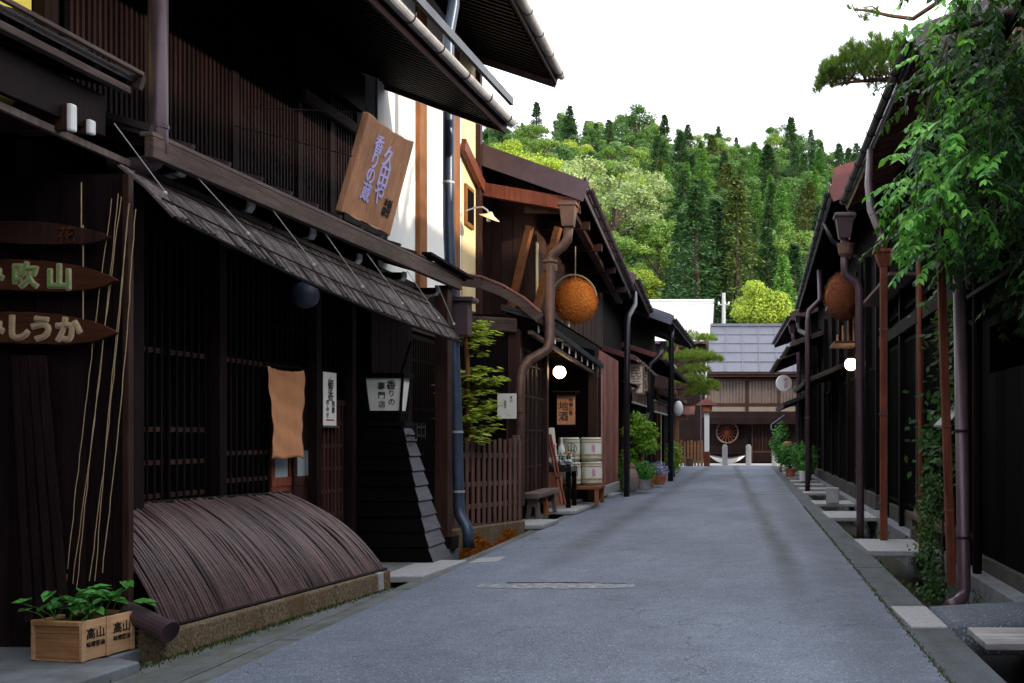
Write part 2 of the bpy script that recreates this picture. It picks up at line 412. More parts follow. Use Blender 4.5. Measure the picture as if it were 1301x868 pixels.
# ================================================================== GROUND
def asphalt(name, base, tracks=True, gain=1.0):
    m, nt, b = nodes(name)
    tc = N(nt, 'ShaderNodeTexCoord').outputs['Object']
    big = noise(nt, mapped(nt, tc, (.5, .22, 1)), 1.0, 5, .6)
    mid = noise(nt, tc, 3.5, 5, .7)
    sp = N(nt, 'ShaderNodeTexVoronoi'); sp.inputs['Scale'].default_value = 85; L(nt, tc, sp.inputs['Vector'])
    fine = noise(nt, tc, 105, 3, .75)
    lo = tuple(x * .50 * gain for x in base); hi = tuple(x * 1.55 * gain for x in base)
    r = ramp(nt, math_n(nt, 'ADD', math_n(nt, 'MULTIPLY', fine, .75), math_n(nt, 'MULTIPLY', big, .25)), [(.36, lo), (.63, hi)])
    sr = N(nt, 'ShaderNodeSeparateColor'); L(nt, sp.outputs['Color'], sr.inputs[0])
    chips = math_n(nt, 'MULTIPLY', math_n(nt, 'GREATER_THAN', sr.outputs[0], .93), .55)
    col = mixc(nt, chips, r.outputs[0], (.36, .38, .42))
    dark = math_n(nt, 'MULTIPLY', math_n(nt, 'LESS_THAN', sr.outputs[1], .12), .45)
    col = mixc(nt, dark, col, (.02, .022, .026))
    r2 = ramp(nt, math_n(nt, 'ADD', math_n(nt, 'MULTIPLY', big, .5), math_n(nt, 'MULTIPLY', mid, .5)), [(.32, (.72, .73, .75)), (.66, (1.2, 1.2, 1.2))])
    col = mixc(nt, 1.0, col, r2.outputs[0], 'MULTIPLY')
    if tracks:     # worn darker wheel tracks along the road
        sx = N(nt, 'ShaderNodeSeparateXYZ'); L(nt, tc, sx.inputs[0])
        x = sx.outputs[0]; y = sx.outputs[1]
        wob = math_n(nt, 'MULTIPLY', math_n(nt, 'SUBTRACT', noise(nt, mapped(nt, tc, (.3, .16, 1)), 1.0, 3, .5), .5), .35)
        def track(xc, sl, w, y0, y1, amt):
            c = math_n(nt, 'MULTIPLY_ADD', y, sl, xc)
            d = math_n(nt, 'ABSOLUTE', math_n(nt, 'ADD', math_n(nt, 'SUBTRACT', x, c), wob))
            mr = N(nt, 'ShaderNodeMapRange'); mr.interpolation_type = 'SMOOTHSTEP'; L(nt, d, mr.inputs[0])
            mr.inputs[1].default_value = 0; mr.inputs[2].default_value = w; mr.inputs[3].default_value = 1; mr.inputs[4].default_value = 0
            f = N(nt, 'ShaderNodeMapRange'); f.interpolation_type = 'SMOOTHSTEP'; L(nt, y, f.inputs[0]); f.inputs[1].default_value = y0; f.inputs[2].default_value = y1
            br = ramp(nt, noise(nt, tc, 1.6, 4, .7), [(.3, (.4, .4, .4)), (.6, (1, 1, 1))])
            return math_n(nt, 'MULTIPLY', math_n(nt, 'MULTIPLY', mr.outputs[0], f.outputs[0]), math_n(nt, 'MULTIPLY', br.outputs[0], amt))
        t1 = track(.80, -.026, .24, 7, 13, 1.0); t2 = track(-2.45, .012, .36, 9, 16, .8); t3 = track(1.0, 0, .45, 4, 8, .55)
        tr = math_n(nt, 'MAXIMUM', math_n(nt, 'MAXIMUM', t1, t2), math_n(nt, 'MULTIPLY', t3, math_n(nt, 'LESS_THAN', y, 40)))
        col = mixc(nt, tr, col, (.058, .066, .078))
        # hairline cracks and patched seams
        vo = N(nt, 'ShaderNodeTexVoronoi', feature='DISTANCE_TO_EDGE'); vo.inputs['Scale'].default_value = .33
        wv = N(nt, 'ShaderNodeVectorMath', operation='ADD'); L(nt, tc, wv.inputs[0])
        nz = N(nt, 'ShaderNodeTexNoise'); nz.inputs['Scale'].default_value = 2.2; nz.inputs['Detail'].default_value = 5; L(nt, tc, nz.inputs['Vector'])
        L(nt, nz.outputs['Color'], wv.inputs[1]); L(nt, wv.outputs[0], vo.inputs['Vector'])
        cr = math_n(nt, 'MULTIPLY', math_n(nt, 'LESS_THAN', vo.outputs['Distance'], .0028), .5)
        col = mixc(nt, cr, col, (.03, .033, .036))
    L(nt, col, b.inputs['Base Color'])
    b.inputs['Roughness'].default_value = .72; b.inputs['Specular IOR Level'].default_value = .35
    bump(nt, b, math_n(nt, 'ADD', fine, math_n(nt, 'MULTIPLY', sp.outputs['Distance'], .8)), .55, .006)
    return m
M['asphalt'] = asphalt('asphalt', (.138, .161, .210))
M['asphalt_dark'] = asphalt('dark_asphalt', (.085, .10, .125), False)
def mossy(name, base, mossc):
    m, nt, b = nodes(name)
    tc = N(nt, 'ShaderNodeTexCoord').outputs['Object']
    f = noise(nt, tc, 90, 4, .7); g = noise(nt, tc, 2.3, 7, .72)
    r = ramp(nt, f, [(.35, tuple(x * .6 for x in base)), (.66, tuple(x * 1.35 for x in base))])
    mr = ramp(nt, g, [(.45, (0, 0, 0)), (.62, (1, 1, 1))])
    col = mixc(nt, math_n(nt, 'MULTIPLY', mr.outputs[0], .7), r.outputs[0], mossc)
    w = noise(nt, mapped(nt, tc, (6, .8, 6)), 1, 4); wr = ramp(nt, w, [(.35, (.75, .75, .75)), (.65, (1.2, 1.2, 1.2))])
    col = mixc(nt, 1, col, wr.outputs[0], 'MULTIPLY')
    L(nt, col, b.inputs['Base Color']); b.inputs['Roughness'].default_value = .8
    bump(nt, b, math_n(nt, 'ADD', f, g), .6, .008)
    return m
M['kerb'] = mossy('mossy_kerb_concrete', (.125, .135, .145), (.060, .066, .030))
M['kerb_dark'] = mossy('dark_kerb_concrete', (.075, .085, .102), (.042, .050, .040))
M['earth'] = plain('earth', (.07, .065, .05), .9, .4, .6, bs=.5)

# earth sheet under everything, reaching the horizon
mb = MB(); mb.quad((-600, -200, -.46), (600, -200, -.46), (600, 900, -.46), (-600, 900, -.46)); tag(mb.build('ground', M['earth']), kind='structure')
# road slab, subdivided along its length
def sheet_slab(name, xl, xr, y0, y1, z, bottom, mat, n=1):
    mb = MB(); mb.box(xl, xr, y0, y1, bottom, z); o = mb.build(name, mat); return tag(o, kind='structure')
sheet_slab('road', -3.30, 1.235, -12, 53.0, 0, -.45, M['asphalt'])
mb = MB()
for a, b_ in ((-12, 1.6), (1.61, 4.9), (4.91, 8.3), (8.31, 11.8), (11.81, 15.5), (15.51, 19.4), (19.41, 24), (24.01, 30), (30.01, 38), (38.01, 53)):
    j = random.uniform(-.008, .004); mb.box(1.247, 1.60, a, b_, -.45, -.004 + j)
tag(mb.build('kerb_strip', M['kerb_dark'], bevel=.01), kind='structure')
mb = MB()
for a, b_ in ((-12, 5.2), (5.21, 7.6), (7.61, 10.1), (10.11, 12.7), (12.71, 15.4), (15.41, 19), (19.01, 25), (25.01, 33), (33.01, 53)):
    j = random.uniform(-.008, .004); mb.box(-3.49, -3.312, a, b_, -.45, -.004 + j)
tag(mb.build('kerb_strip', M['kerb'], bevel=.01), kind='structure')
# mossy verge between kerb and the stone kerb of the bamboo guard
mb = MB(); mb.hexa([(-4.3, 4.5, -.44), (-3.50, 4.5, -.44), (-3.50, 10.2, -.44), (-3.62, 10.2, -.44), (-4.3, 4.5, -.012), (-3.50, 4.5, -.012), (-3.50, 10.2, -.012), (-3.62, 10.2, -.012)])
tag(mb.build('verge', M['kerb']), kind='structure')
# the drain channels on both sides
mb = MB(); mb.box(-3.78, -3.50, 10.25, 53, -.455, -.40); tag(mb.build('drain_channel', M['wet']), kind='structure')
mb = MB(); mb.box(1.61, 2.35, -12, 53, -.455, -.40); tag(mb.build('drain_channel', M['wet']), kind='structure')
# shop forecourts behind the channels
mb = MB(); mb.box(-9, -3.80, 10.28, 13.55, -.45, .06); tag(mb.build('forecourt', M['kerb']), kind='structure')
mb = MB(); mb.box(-9, -4.16, 13.56, 17.0, -.45, .06); tag(mb.build('forecourt', M['kerb']), kind='structure')
mb = MB(); mb.box(-9, -3.78, 17.01, 53, -.45, .06); tag(mb.build('forecourt', M['slab']), kind='structure')
mb = MB(); mb.box(2.36, 9, -12, 53, -.45, .05); tag(mb.build('forecourt', M['slab']), kind='structure')
mb = MB(); mb.box(-10, -4.32, -12, 10.27, -.45, .015); tag(mb.build('forecourt', M['slab']), kind='structure')
# cross street at the end
mb = MB(); mb.box(-60, 60, 53.01, 57.2, -.45, .01); tag(mb.build('cross_street', plain('pale_concrete', (.42, .42, .41), .8, .15, 2, bs=.2)), kind='structure')
# pale worn patch across the road
def patch_mat():
    m, nt, b = nodes('worn_pale_patch'); tc = N(nt, 'ShaderNodeTexCoord').outputs['Object']
    v = N(nt, 'ShaderNodeTexVoronoi'); v.inputs['Scale'].default_value = 16; L(nt, tc, v.inputs['Vector'])
    g = noise(nt, tc, 14, 5, .7)
    r = ramp(nt, g, [(.38, (.10, .11, .13)), (.50, (.20, .21, .23)), (.66, (.42, .42, .44))])
    L(nt, r.outputs[0], b.inputs['Base Color']); b.inputs['Roughness'].default_value = .7; bump(nt, b, g, .8, .01); return m
mb = MB(); n = 40; vs = []
for i in range(n):
    a = 2 * math.pi * i / n; x = math.cos(a); y = math.sin(a)
    vs.append((-1.92 + .80 * math.copysign(abs(x) ** .8, x), 10.28 + .20 * math.copysign(abs(y) ** .7, y) * random.uniform(.85, 1.1), .004))
mb.add(vs, [tuple(range(n))]); tag(mb.build('road_patch', patch_mat()), kind='structure')
mb = MB(); mb.prism([(-2.45, 10.475, .001), (-1.85, 10.495, .001), (-1.22, 10.405, .001), (-1.22, 10.42, .001), (-1.85, 10.512, .001), (-2.45, 10.487, .001)], (0, 0, .006)); tag(mb.build('road_seam', M['black']), kind='structure')
mb = MB(); mb.prism([(-2.9, 27.6, .001), (-.4, 27.75, .001), (-.4, 27.79, .001), (-2.9, 27.65, .001)], (0, 0, .003)); mb.prism([(.15, 26.5, .001), (1.22, 26.55, .001), (1.22, 26.59, .001), (.15, 26.54, .001)], (0, 0, .003)); tag(mb.build('road_seam', M['kerb_dark']), kind='structure')
# small white survey marks
mb = MB(); mb.prism([(-3.29, 12.1, .002), (-2.98, 12.28, .002), (-3.0, 12.8, .002), (-3.29, 12.62, .002)], (0, 0, .003)); tag(mb.build('road_marking', M['granite']), kind='structure')

# ------------------------------------------------------------------ slabs bridging the channels (each one a thing)
def slab(pts, z, t, label, mat='slab', cat='stone slab', name='bridge_slab', group=None):
    mb = MB(); mb.prism([(x, y, z) for x, y in pts][::1], (0, 0, -t)); o = mb.build(name, M[mat], bevel=.012); return tag(o, label, cat, group)
slab([(-5.9, 4.6), (-4.05, 4.6), (-3.88, 6.55), (-4.1, 6.66), (-5.9, 6.50)], .062, .09, 'broad grey stone slab on the ground in front of the wooden planter box', cat='stone slab', name='paving_slab')
slab([(-5.9, 6.53), (-4.15, 6.70), (-4.06, 7.66), (-5.9, 7.7)], .058, .09, 'grey stone slab lying under the wooden planter box', name='paving_slab')
slab([(-4.42, 10.55), (-3.36, 10.62), (-3.28, 12.0), (-4.42, 12.1)], .055, .07, 'grey slab bridging the drain in front of the slatted lantern tower', 'granite')
slab([(-4.0, 16.45), (-3.30, 16.55), (-3.24, 17.7), (-4.0, 17.7)], .075, .07, 'grey slab bridging the drain beside the end of the picket fence', 'granite')
slab([(-4.0, 19.5), (-3.28, 19.6), (-3.22, 22.2), (-4.0, 22.2)], .08, .07, 'long grey slab bridging the drain before the sake shop table', 'granite')
for y in (25.3, 28.3, 31.5, 36, 41):
    slab([(-3.95, y), (-3.28, y + .05), (-3.2, y + 1.1), (-3.95, y + 1.05)], .07 + random.uniform(-.01, .01), .07, 'pale slab bridging the left drain before the far houses', 'granite', group='slabs over the left drain far down the street')
slab([(1.56, 13.1), (2.9, 12.95), (2.9, 14.5), (1.54, 14.6)], .045, .075, 'thin grey slab bridging the right drain beside the rust downpipe', 'granite')
slab([(1.30, 8.03), (1.585, 8.03), (1.585, 9.0), (1.27, 9.0)], .012, .04, 'pale square stone patch set in the right kerb', 'granite', name='kerb_stone', cat='kerb stone')
mbx = MB()
for i in range(5):
    y = 7.25 + i * .125; mbx.box(1.70, 3.9, y, y + .118, -.015, .035)
tag(mbx.build('plank_bridge', M['grey_slat'], bevel=.006), 'bleached grey plank bridge over the drain at the lower right corner', 'plank bridge')
vs = []; fs = []
nx, ny = 18, 8
for j in range(ny + 1):
    for i in range(nx + 1):
        x = 1.6 + 2.5 * i / nx; y = 7.95 + (1.25 - .25 * (1 - i / nx)) * j / ny
        z = .01 + .085 * math.sin(math.pi * min(1, (i / nx) * 1.1 + .02)) ** .6 * math.sin(math.pi * (j + .35) / (ny + .7)) ** .5
        vs.append((x, y, z))
for j in range(ny):
    for i in range(nx):
        a = j * (nx + 1) + i; fs.append((a, a + 1, a + nx + 2, a + nx + 1))
k = len(vs); ring = [i for i in range(nx + 1)] + [j * (nx + 1) + nx for j in range(1, ny + 1)] + [ny * (nx + 1) + i for i in range(nx - 1, -1, -1)] + [j * (nx + 1) for j in range(ny - 1, 0, -1)]
vs += [(vs[i][0], vs[i][1], -.2) for i in ring]
for i in range(len(ring)): fs.append((ring[i], k + i, k + (i + 1) % len(ring), ring[(i + 1) % len(ring)]))
mb = MB(); mb.add(vs, fs); tag(mb.build('asphalt_ramp', M['asphalt_dark'], smooth=True), 'dark humped asphalt ramp crossing the drain to the right doorway', 'ramp')
for y, l in ((18.5, 1.6), (22.3, 1.2), (26.5, .8), (28.4, 1.1), (31.2, .9), (33.6, 1.0), (36.6, 1.0), (40.5, 1.2), (45, 1.4)):
    slab([(1.5, y), (2.6, y - .05), (2.6, y + l), (1.48, y + l)], .04 + random.uniform(-.01, .01), .07, 'pale slab bridging the right drain towards the far houses', 'granite', group='slabs over the right drain far down the street')
# mosses in the drains (nobody could count the blades)
def blades(name, mat, n, fx, lo=.04, hi=.12, w=.02, d=(0, 0, 1)):
    mb = MB()
    for i in range(n):
        p = fx(); dr = V(d) + V((random.uniform(-.6, .6), random.uniform(-.6, .6), random.uniform(-.2, .4)))
        mb.leaf(p, dr, (random.random(), random.random(), random.random()), random.uniform(lo, hi), w)
    return tag(mb.build(name, mat), kind='stuff')
def wall_moss():
    y = random.uniform(13.75, 16.5); h = random.random() ** 1.3
    return V((-4.005 + .44 * (y - 13.95) / 2.45 + random.uniform(-.005, .02), y, -.34 + .42 * h * (0.55 + .45 * math.sin(y * 2.9) ** 2)))
blades('orange_moss', M['moss_orange'], 4200, wall_moss, .03, .10, .018, (.55, 0, .4))
blades('ditch_moss', M['moss_green'], 2600, lambda: V((random.choice([1.61, 1.64, 2.32]) + random.uniform(-.0, .06), 8 + 24 * random.random() ** 1.3, random.uniform(-.36, -.08))), .04, .11, .018)
blades('kerb_moss', M['moss_green'], 1500, lambda: V((1.24 + random.gauss(0, .012), random.uniform(4.5, 22), -.004)), .008, .03, .012)
blades('verge_moss', M['moss_green'], 2200, lambda: (lambda y: V((-3.98 + (y - 6.9) * .112 + abs(random.gauss(0, .05)) + .02, y, -.012)))(random.uniform(6.0, 10.2)), .01, .035, .012)
# ================================================================== HOUSE WITH THE BAMBOO GUARD (first on the left)
f1 = Fac((-4.85, 0), (-4.85 + .07 * 13.5, 13.5), 1)
inn1 = -f1.o
H1 = thing('machiya_house', 'dark wooden two storey shop house with a bamboo guard and lattice front', 'house', f1.pt(10, -1, 0))
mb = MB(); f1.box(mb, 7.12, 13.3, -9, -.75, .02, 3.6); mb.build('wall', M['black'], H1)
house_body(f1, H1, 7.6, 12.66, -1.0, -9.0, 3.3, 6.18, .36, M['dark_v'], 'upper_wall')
# ground floor posts
for u, v0, w in ((7.66, -.36, .13), (9.02, -.50, .11), (10.78, -.5, .1), (11.6, -.5, .1), (13.28, -.08, .17)):
    mb = MB(); f1.box(mb, u - w / 2, u + w / 2, v0, v0 + w, .05, 3.45); mb.build('pillar', M['post'] if u > 13 else M['plum_v'], H1, bevel=.006)
mb = MB(); f1.box(mb, 13.16, 13.42, -.12, .16, .05, .22); mb.build('pillar_base', M['plum_v'], H1, bevel=.01)
mb = MB(); f1.boards(mb, 12.0, 13.2, -.40, .05, 3.4, .17); mb.build('board_wall', M['plum_v'], H1)
# lattice panels
for u0, u1, z0, z1, rails in ((7.78, 8.32, .2, 3.2, (.75, 1.02, 1.29, 1.56, 2.2)), (8.42, 8.92, .2, 3.2, (.75, 1.02, 1.29, 1.56, 2.2)), (9.12, 9.95, .2, 3.2, (.8, 1.1, 1.35, 2.2)), (10.9, 11.5, .15, 1.85, (.4, .65, .9, 1.15, 1.4, 1.65))):
    mb = MB(); f1.lattice(mb, u0, u1, -.52, z0, z1, .085, .026, .03, (), .06); lt_ = mb.build('lattice_screen', M['post'] if u0 > 10.5 else M['dark_v'], H1)
    for zr in rails: rm = MB(); f1.box(rm, u0, u1, -.542, -.498, zr - .02, zr + .02); rm.build('lattice_rail', M['post'], lt_)
mb = MB(); f1.lattice(mb, 9.12, 13.2, -.55, 2.25, 3.3, .10, .03, .03, (2.6, 2.95)); mb.build('lattice_screen', M['shade_v'], H1)
# sliding door behind the cloth
for k, u in enumerate((10.14, 10.52)):
    d = MB(); f1.box(d, u, u + .07, -.60 + k * .03, -.57 + k * .03, .1, 2.2); f1.box(d, u + .34, u + .41, -.60 + k * .03, -.57 + k * .03, .1, 2.2)
    f1.box(d, u + .07, u + .34, -.60 + k * .03, -.575 + k * .03, .1, 1.06); f1.box(d, u, u + .41, -.60 + k * .03, -.565 + k * .03, 1.0, 1.09)
    f1.box(d, u + .07, u + .34, -.60 + k * .03, -.572 + k * .03, 1.36, 2.2)
    dd = d.build('sliding_door', M['rust_v'] if k == 0 else M['post'], H1)
    g = MB(); f1.box(g, u + .07, u + .34, -.595 + k * .03, -.585 + k * .03, 1.09, 1.36); g.build('pane', M['glassy'], dd)
# flank wall that faces the viewer at the near end
mb = MB(); x = -5.75
while x < -4.30:
    mb.box(x, min(x + .17, -4.27), 7.015, 7.042, .02, 3.3); x += .176
mb.build('flank_board', M['plum_v'], H1)
mb = MB(); mb.box(-4.27, -4.225, 7.0, 7.06, .02, 3.3); mb.build('flank_post', M['post'], H1, bevel=.005)
# lower roof: eave at v=.13
E0 = f1.pt(7.28, .13, 3.62); E1 = f1.pt(13.52, .13, 3.58)
roof(H1, E0, E1, inn1, 1.15, .30, M['metal_roof'], t=.05, back=False, raft=.3, fascia=None, name='lower_roof')
mb = MB(); mb.beam(f1.pt(7.26, .12, 3.55), f1.pt(13.55, .12, 3.51), .07, .15); mb.beam(f1.pt(7.26, .10, 3.645), f1.pt(13.6, .10, 3.605), .10, .035); mb.build('eave_beam', M['weather_y'], H1, bevel=.008)
mb = MB(); mb.beam(f1.pt(12.3, .16, 3.70), f1.pt(13.75, .19, 3.62), .12, .03); mb.beam(f1.pt(13.6, .18, 3.60), f1.pt(13.6, -.9, 3.92), .10, .09); mb.build('eave_end_board', M['dark_y'], H1)
# projecting beam ends with white painted tips
for i, (px, py) in enumerate([(232, 216), (318, 263), (397, 298), (456, 330), (513, 352), (556, 371)]):
    u = 4.88 / ((948 - px) / F + .07); v = -.03; X = -4.85 + .07 * u + v
    z = 1.5 + (555 - py) * u / F
    c = MB(); prof = [(-.6, -.05), (-.05, -.05), (-.01, -.035), (.01, .0), (.01, .05), (-.6, .05)]
    c.prism([f1.pt(u * 1.0024 - .045, v + a, z + b) for a, b in prof], f1.a * .09); r_ = c.build('beam_end', M['post'], H1)
    c = MB(); prof = [(-.13, -.058), (-.012, -.044), (.018, 0), (.018, .060), (.0, .060), (-.004, .004), (-.020, -.030), (-.13, -.046)]
    c.prism([f1.pt(u * 1.0024 - .047, v + a, z + b) for a, b in prof], f1.a * .094); c.build('white_tip', M['paint'], r_)
# reed awning hung below the beams
def awn(u): # (z top, z bottom) at u
    t = (u - 7) / 6
    return 3.42 - .21 * t, 3.06 - .36 * t - .07 * math.sin(math.pi * min(1, max(0, t)))
mb = MB(); u = 7.22; us = []
while u < 12.96:
    zt, zb = awn(u); j = random.uniform(-.012, .012)
    mb.tube([f1.pt(u, -.07, zt + j * .3), f1.pt(u + j * .4, .13, (zt + zb) / 2 + .03), f1.pt(u + j * .5, .34 + j, zb + j)], .0165 * random.uniform(.8, 1.15), 6); u += .050
aw = mb.build('reed_awning', M['reed'], H1)
mb = MB()
for s_, vv in ((.25, .04), (.75, .24)):
    pts = [f1.pt(7.2 + 5.8 * i / 14, vv + .02, awn(7.2 + 5.8 * i / 14)[0] * (1 - s_) + awn(7.2 + 5.8 * i / 14)[1] * s_ + .035) for i in range(15)]
    mb.tube(pts, .007, 5)
mb.build('binding_cord', M['dark_y'], aw)
mb = MB(); pts = [f1.pt(7.2 + 5.8 * i / 14, .35, awn(7.2 + 5.8 * i / 14)[1] - .012) for i in range(15)]; mb.tube(pts, .016, 6); mb.build('awning_edge_pole', M['dark_y'], aw)
for a_, b_ in ((5.4, 7.5), (7.5, 9.2), (9.25, 11.1), (11.13, 12.9)):
    mb = MB(); mb.beam(f1.pt(a_, -.06, awn(a_)[0] + .035), f1.pt(b_, -.06, awn(b_)[0] + .035), .035, .045); mb.build('awning_rail', M['grey_v'], H1)
for i, (px, py) in enumerate([(148, 158), (240, 212), (338, 254), (409, 289), (467, 322), (519, 345), (558, 364)]):
    u = 4.75 / ((948 - px) / F + .07); z = 1.5 + (555 - py) * u / F; ub = min(u + .55, 12.95)
    if u < 7.0: ub = u + .3
    mb = MB(); zb = awn(ub); mb.tube([f1.pt(u, .10, z), f1.pt(ub, .26, (zb[0] + 2 * zb[1]) / 3 + .06)], .0042, 5); mb.sphere(f1.pt(ub, .26, (zb[0] + 2 * zb[1]) / 3 + .05), .018, 6, 4); mb.build('awning_cord', M['cord'], H1)
# upper storey: slatted windows and posts
for u0, u1 in ((7.68, 8.55), (8.68, 9.85), (9.98, 11.10), (11.22, 11.85), (11.95, 12.5)):
    mb = MB(); f1.lattice(mb, u0, u1, -.86, 4.0, 5.55, .062, .030, .04, (), .05); mb.build('slatted_window', M['plum_v'], H1)
for u in (8.615, 9.915, 11.16, 11.90, 12.58):
    mb = MB(); f1.box(mb, u - .055, u + .055, -.99, -.80, 3.7, 6.1); mb.build('pillar', M['plum_v'], H1, bevel=.005)
mb = MB(); f1.box(mb, 7.6, 12.62, -.84, -.78, 3.86, 3.99); f1.box(mb, 11.2, 12.62, -.84, -.76, 5.20, 5.32); mb.build('sill_beam', M['weather_y'], H1)
mb = MB(); f1.box(mb, 11.0, 12.62, -.82, -.74, 5.50, 5.95); mb.build('eave_box', M['plum_v'], H1)
# upper roof
U0 = f1.pt(2.0, .72, 5.62); U1 = f1.pt(13.5, .72, 5.62)
roof(H1, U0, U1, inn1, 5.4, .38, M['metal_roof'], t=.10, raft=.13, rw=.045, rh=.07, fascia=M['plum_v'], fh=.26, gutter=M['gutter'], gr=.065, barge=M['pipe_plum'], bh=.24)
mb = MB(); mb.beam(f1.pt(2, .80, 5.93), f1.pt(13.62, .80, 5.93), .05, .10); mb.build('snow_rail', M['pipe_dark'], H1)
# downpipe at the near end of the lower roof
pp = lambda px, py, Y: at(px, py, Y)
mb = MB(); Xp = at(201, 100, 7.38).x
mb.tube([(Xp, 7.38, 5.7), (Xp, 7.38, 3.66), (Xp, 7.38, 3.55), (Xp - .03, 7.37, 3.485), (Xp - .09, 7.36, 3.45), (Xp - .30, 7.3, 3.41)], .066, 16); dp = mb.build('downpipe', M['pipe_plum'], H1, smooth=True)
mb = MB(); mb.lathe([(.072, 0), (.072, .03)], (Xp, 7.38, 3.72), 16); mb.build('pipe_collar', M['pipe_plum'], dp)
mb = MB(); p0 = V((-4.22, 6.98, .31)); p1 = V((-3.86, 6.86, .19))
mb.tube([p0, p0.lerp(p1, .8), p1], .068, 16); d2 = mb.build('downpipe', M['pipe_plum'], H1, smooth=False)
mb = MB(); mb.tube([p0.lerp(p1, .88), p1], .074, 16); mb.build('pipe_collar', M['pipe_plum'], d2)
# ------------------------------------------------------------------ bamboo guard
A = V((-4.02, 7.06, .175)); B = V((-3.60, 10.22, .175)); Cc = V((-4.62, 7.10, 1.0)); Dd = V((-4.50, 10.05, .95))
BG = thing('bamboo_guard', 'curved guard of split dark bamboo leaning on the shop wall', 'bamboo guard', (A + B) / 2)
mb = MB(); n = 96
for i in range(n):
    t = (i + .5) / n; p = A.lerp(B, t); q = Cc.lerp(Dd, t); j = random.uniform(-.012, .012)
    pts = []
    for k in range(12):
        s = k / 11; a = s * math.pi / 2
        x = p.lerp(q, 1 - math.cos(a)); zz = p.z + (q.z - p.z) * (.42 * math.sin(a) + .58 * s) + j * math.sin(s * 9 + i)
        x = p.lerp(q, .35 * (1 - math.cos(a)) + .65 * s)
        pts.append(V((x.x, x.y, zz)))
    rr = .0132 * random.uniform(.72, 1.15); dz = random.uniform(-.014, .006); mb.tube([p_ + V((0, 0, dz)) for p_ in pts], [rr] * 12, 7)
mb.build('bamboo_strip', M['bamboo'], BG, smooth=False)
mb = MB(); mb.tube([A + V((.0, -.0, .0)), B], .02, 8); mb.build('bottom_rail', M['dark_y'], BG)
mb = MB(); mb.tube([Cc + V((-.02, 0, .0)), Dd], .02, 8); mb.build('top_rail', M['dark_y'], BG)
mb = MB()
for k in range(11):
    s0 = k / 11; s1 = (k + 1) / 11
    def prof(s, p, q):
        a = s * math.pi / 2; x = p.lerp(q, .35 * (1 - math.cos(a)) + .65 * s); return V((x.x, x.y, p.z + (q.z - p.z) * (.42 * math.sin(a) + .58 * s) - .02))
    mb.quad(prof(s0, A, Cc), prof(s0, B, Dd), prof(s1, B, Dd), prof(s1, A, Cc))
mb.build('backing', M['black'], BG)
# stone kerb below it
mb = MB()
A = V((-4.0, 6.95, .175))
for t0, t1 in ((0, .34), (.343, .68), (.683, .92), (.955, 1.0)):
    a = A.lerp(B, t0) + V((.05, 0, -.005)); b = A.lerp(B, t1) + V((.05, 0, -.005)); o = V((-.26, .03, 0))
    mb.hexa([V((a.x + .02, a.y, -.40)), V((b.x + .02, b.y, -.40)), V((b.x, b.y, -.40)) + o, V((a.x, a.y, -.40)) + o, a, b, b + o, a + o])
sk = tag(mb.build('stone_kerb', M['stone'], bevel=.018), 'rough stone kerb along the road under the bamboo guard', 'stone kerb')
ORG[sk] = V((0, 0, 0))
mb = MB(); a = A.lerp(B, .922) + V((.055, 0, -.004)); b = A.lerp(B, .953) + V((.055, 0, -.004)); o = V((-.26, .03, 0))
mb.hexa([V((a.x + .02, a.y, -.40)), V((b.x + .02, b.y, -.40)), V((b.x, b.y, -.40)) + o, V((a.x, a.y, -.40)) + o, a, b, b + o, a + o]); mb.build('concrete_joint', M['granite'], sk, bevel=.01)
# ------------------------------------------------------------------ NEAREST HOUSE, mostly out of frame on the left
H0 = thing('machiya_house', 'nearest dark shop house at the left edge with hanging carved name boards', 'house', f1.pt(5, -1, 0))
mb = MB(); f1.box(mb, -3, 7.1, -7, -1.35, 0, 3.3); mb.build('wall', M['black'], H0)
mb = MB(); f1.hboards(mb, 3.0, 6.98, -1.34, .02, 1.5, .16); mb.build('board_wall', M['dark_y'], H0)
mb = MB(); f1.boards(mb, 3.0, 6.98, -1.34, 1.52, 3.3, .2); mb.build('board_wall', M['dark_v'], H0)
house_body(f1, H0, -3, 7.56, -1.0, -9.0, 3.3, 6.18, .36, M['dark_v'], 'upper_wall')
mb = MB(); f1.box(mb, 2.5, 7.44, -.99, -.90, 3.9, 5.9); mb.build('plaster_panel', M['yellow'], H0)
for u in (7.54,):
    mb = MB(); f1.box(mb, u - .09, u + .05, -.98, -.80, 3.8, 6.1); mb.build('pillar', M['plum_v'], H0, bevel=.005)
G0 = f1.pt(2.5, .12, 3.97); G1 = f1.pt(7.10, .12, 3.95)
roof(H0, G0, G1, inn1, 1.2, .28, M['metal_roof'], t=.05, back=False, raft=.3, fascia=None, barge=M['weather_x'], bh=.10, name='lower_roof')
mb = MB(); mb.beam(f1.pt(2.5, .10, 3.90), f1.pt(7.06, .10, 3.88), .06, .05); mb.beam(f1.pt(2.5, .17, 4.03), f1.pt(7.12, .17, 4.01), .035, .03); mb.build('eave_beam', M['weather_y'], H0, bevel=.006)
mb = MB(); mb.beam(f1.pt(2.5, -.02, 3.70), f1.pt(6.98, -.02, 3.68), .05, .28); mb.build('eave_board', M['plum_v'], H0, bevel=.006)
for u, v, za, zb_ in ((6.60, .06, 3.46, 3.64), (6.80, .04, 3.50, 3.60)):
    c = MB(); f1.box(c, u - .028, u + .028, v - .5, v, za + .01, zb_ - .01); r_ = c.build('beam_end', M['post'], H0)
    c = MB(); f1.box(c, u - .03, u + .03, v - .03, v + .012, za, zb_); c.build('white_tip', M['paint'], r_, bevel=.015)
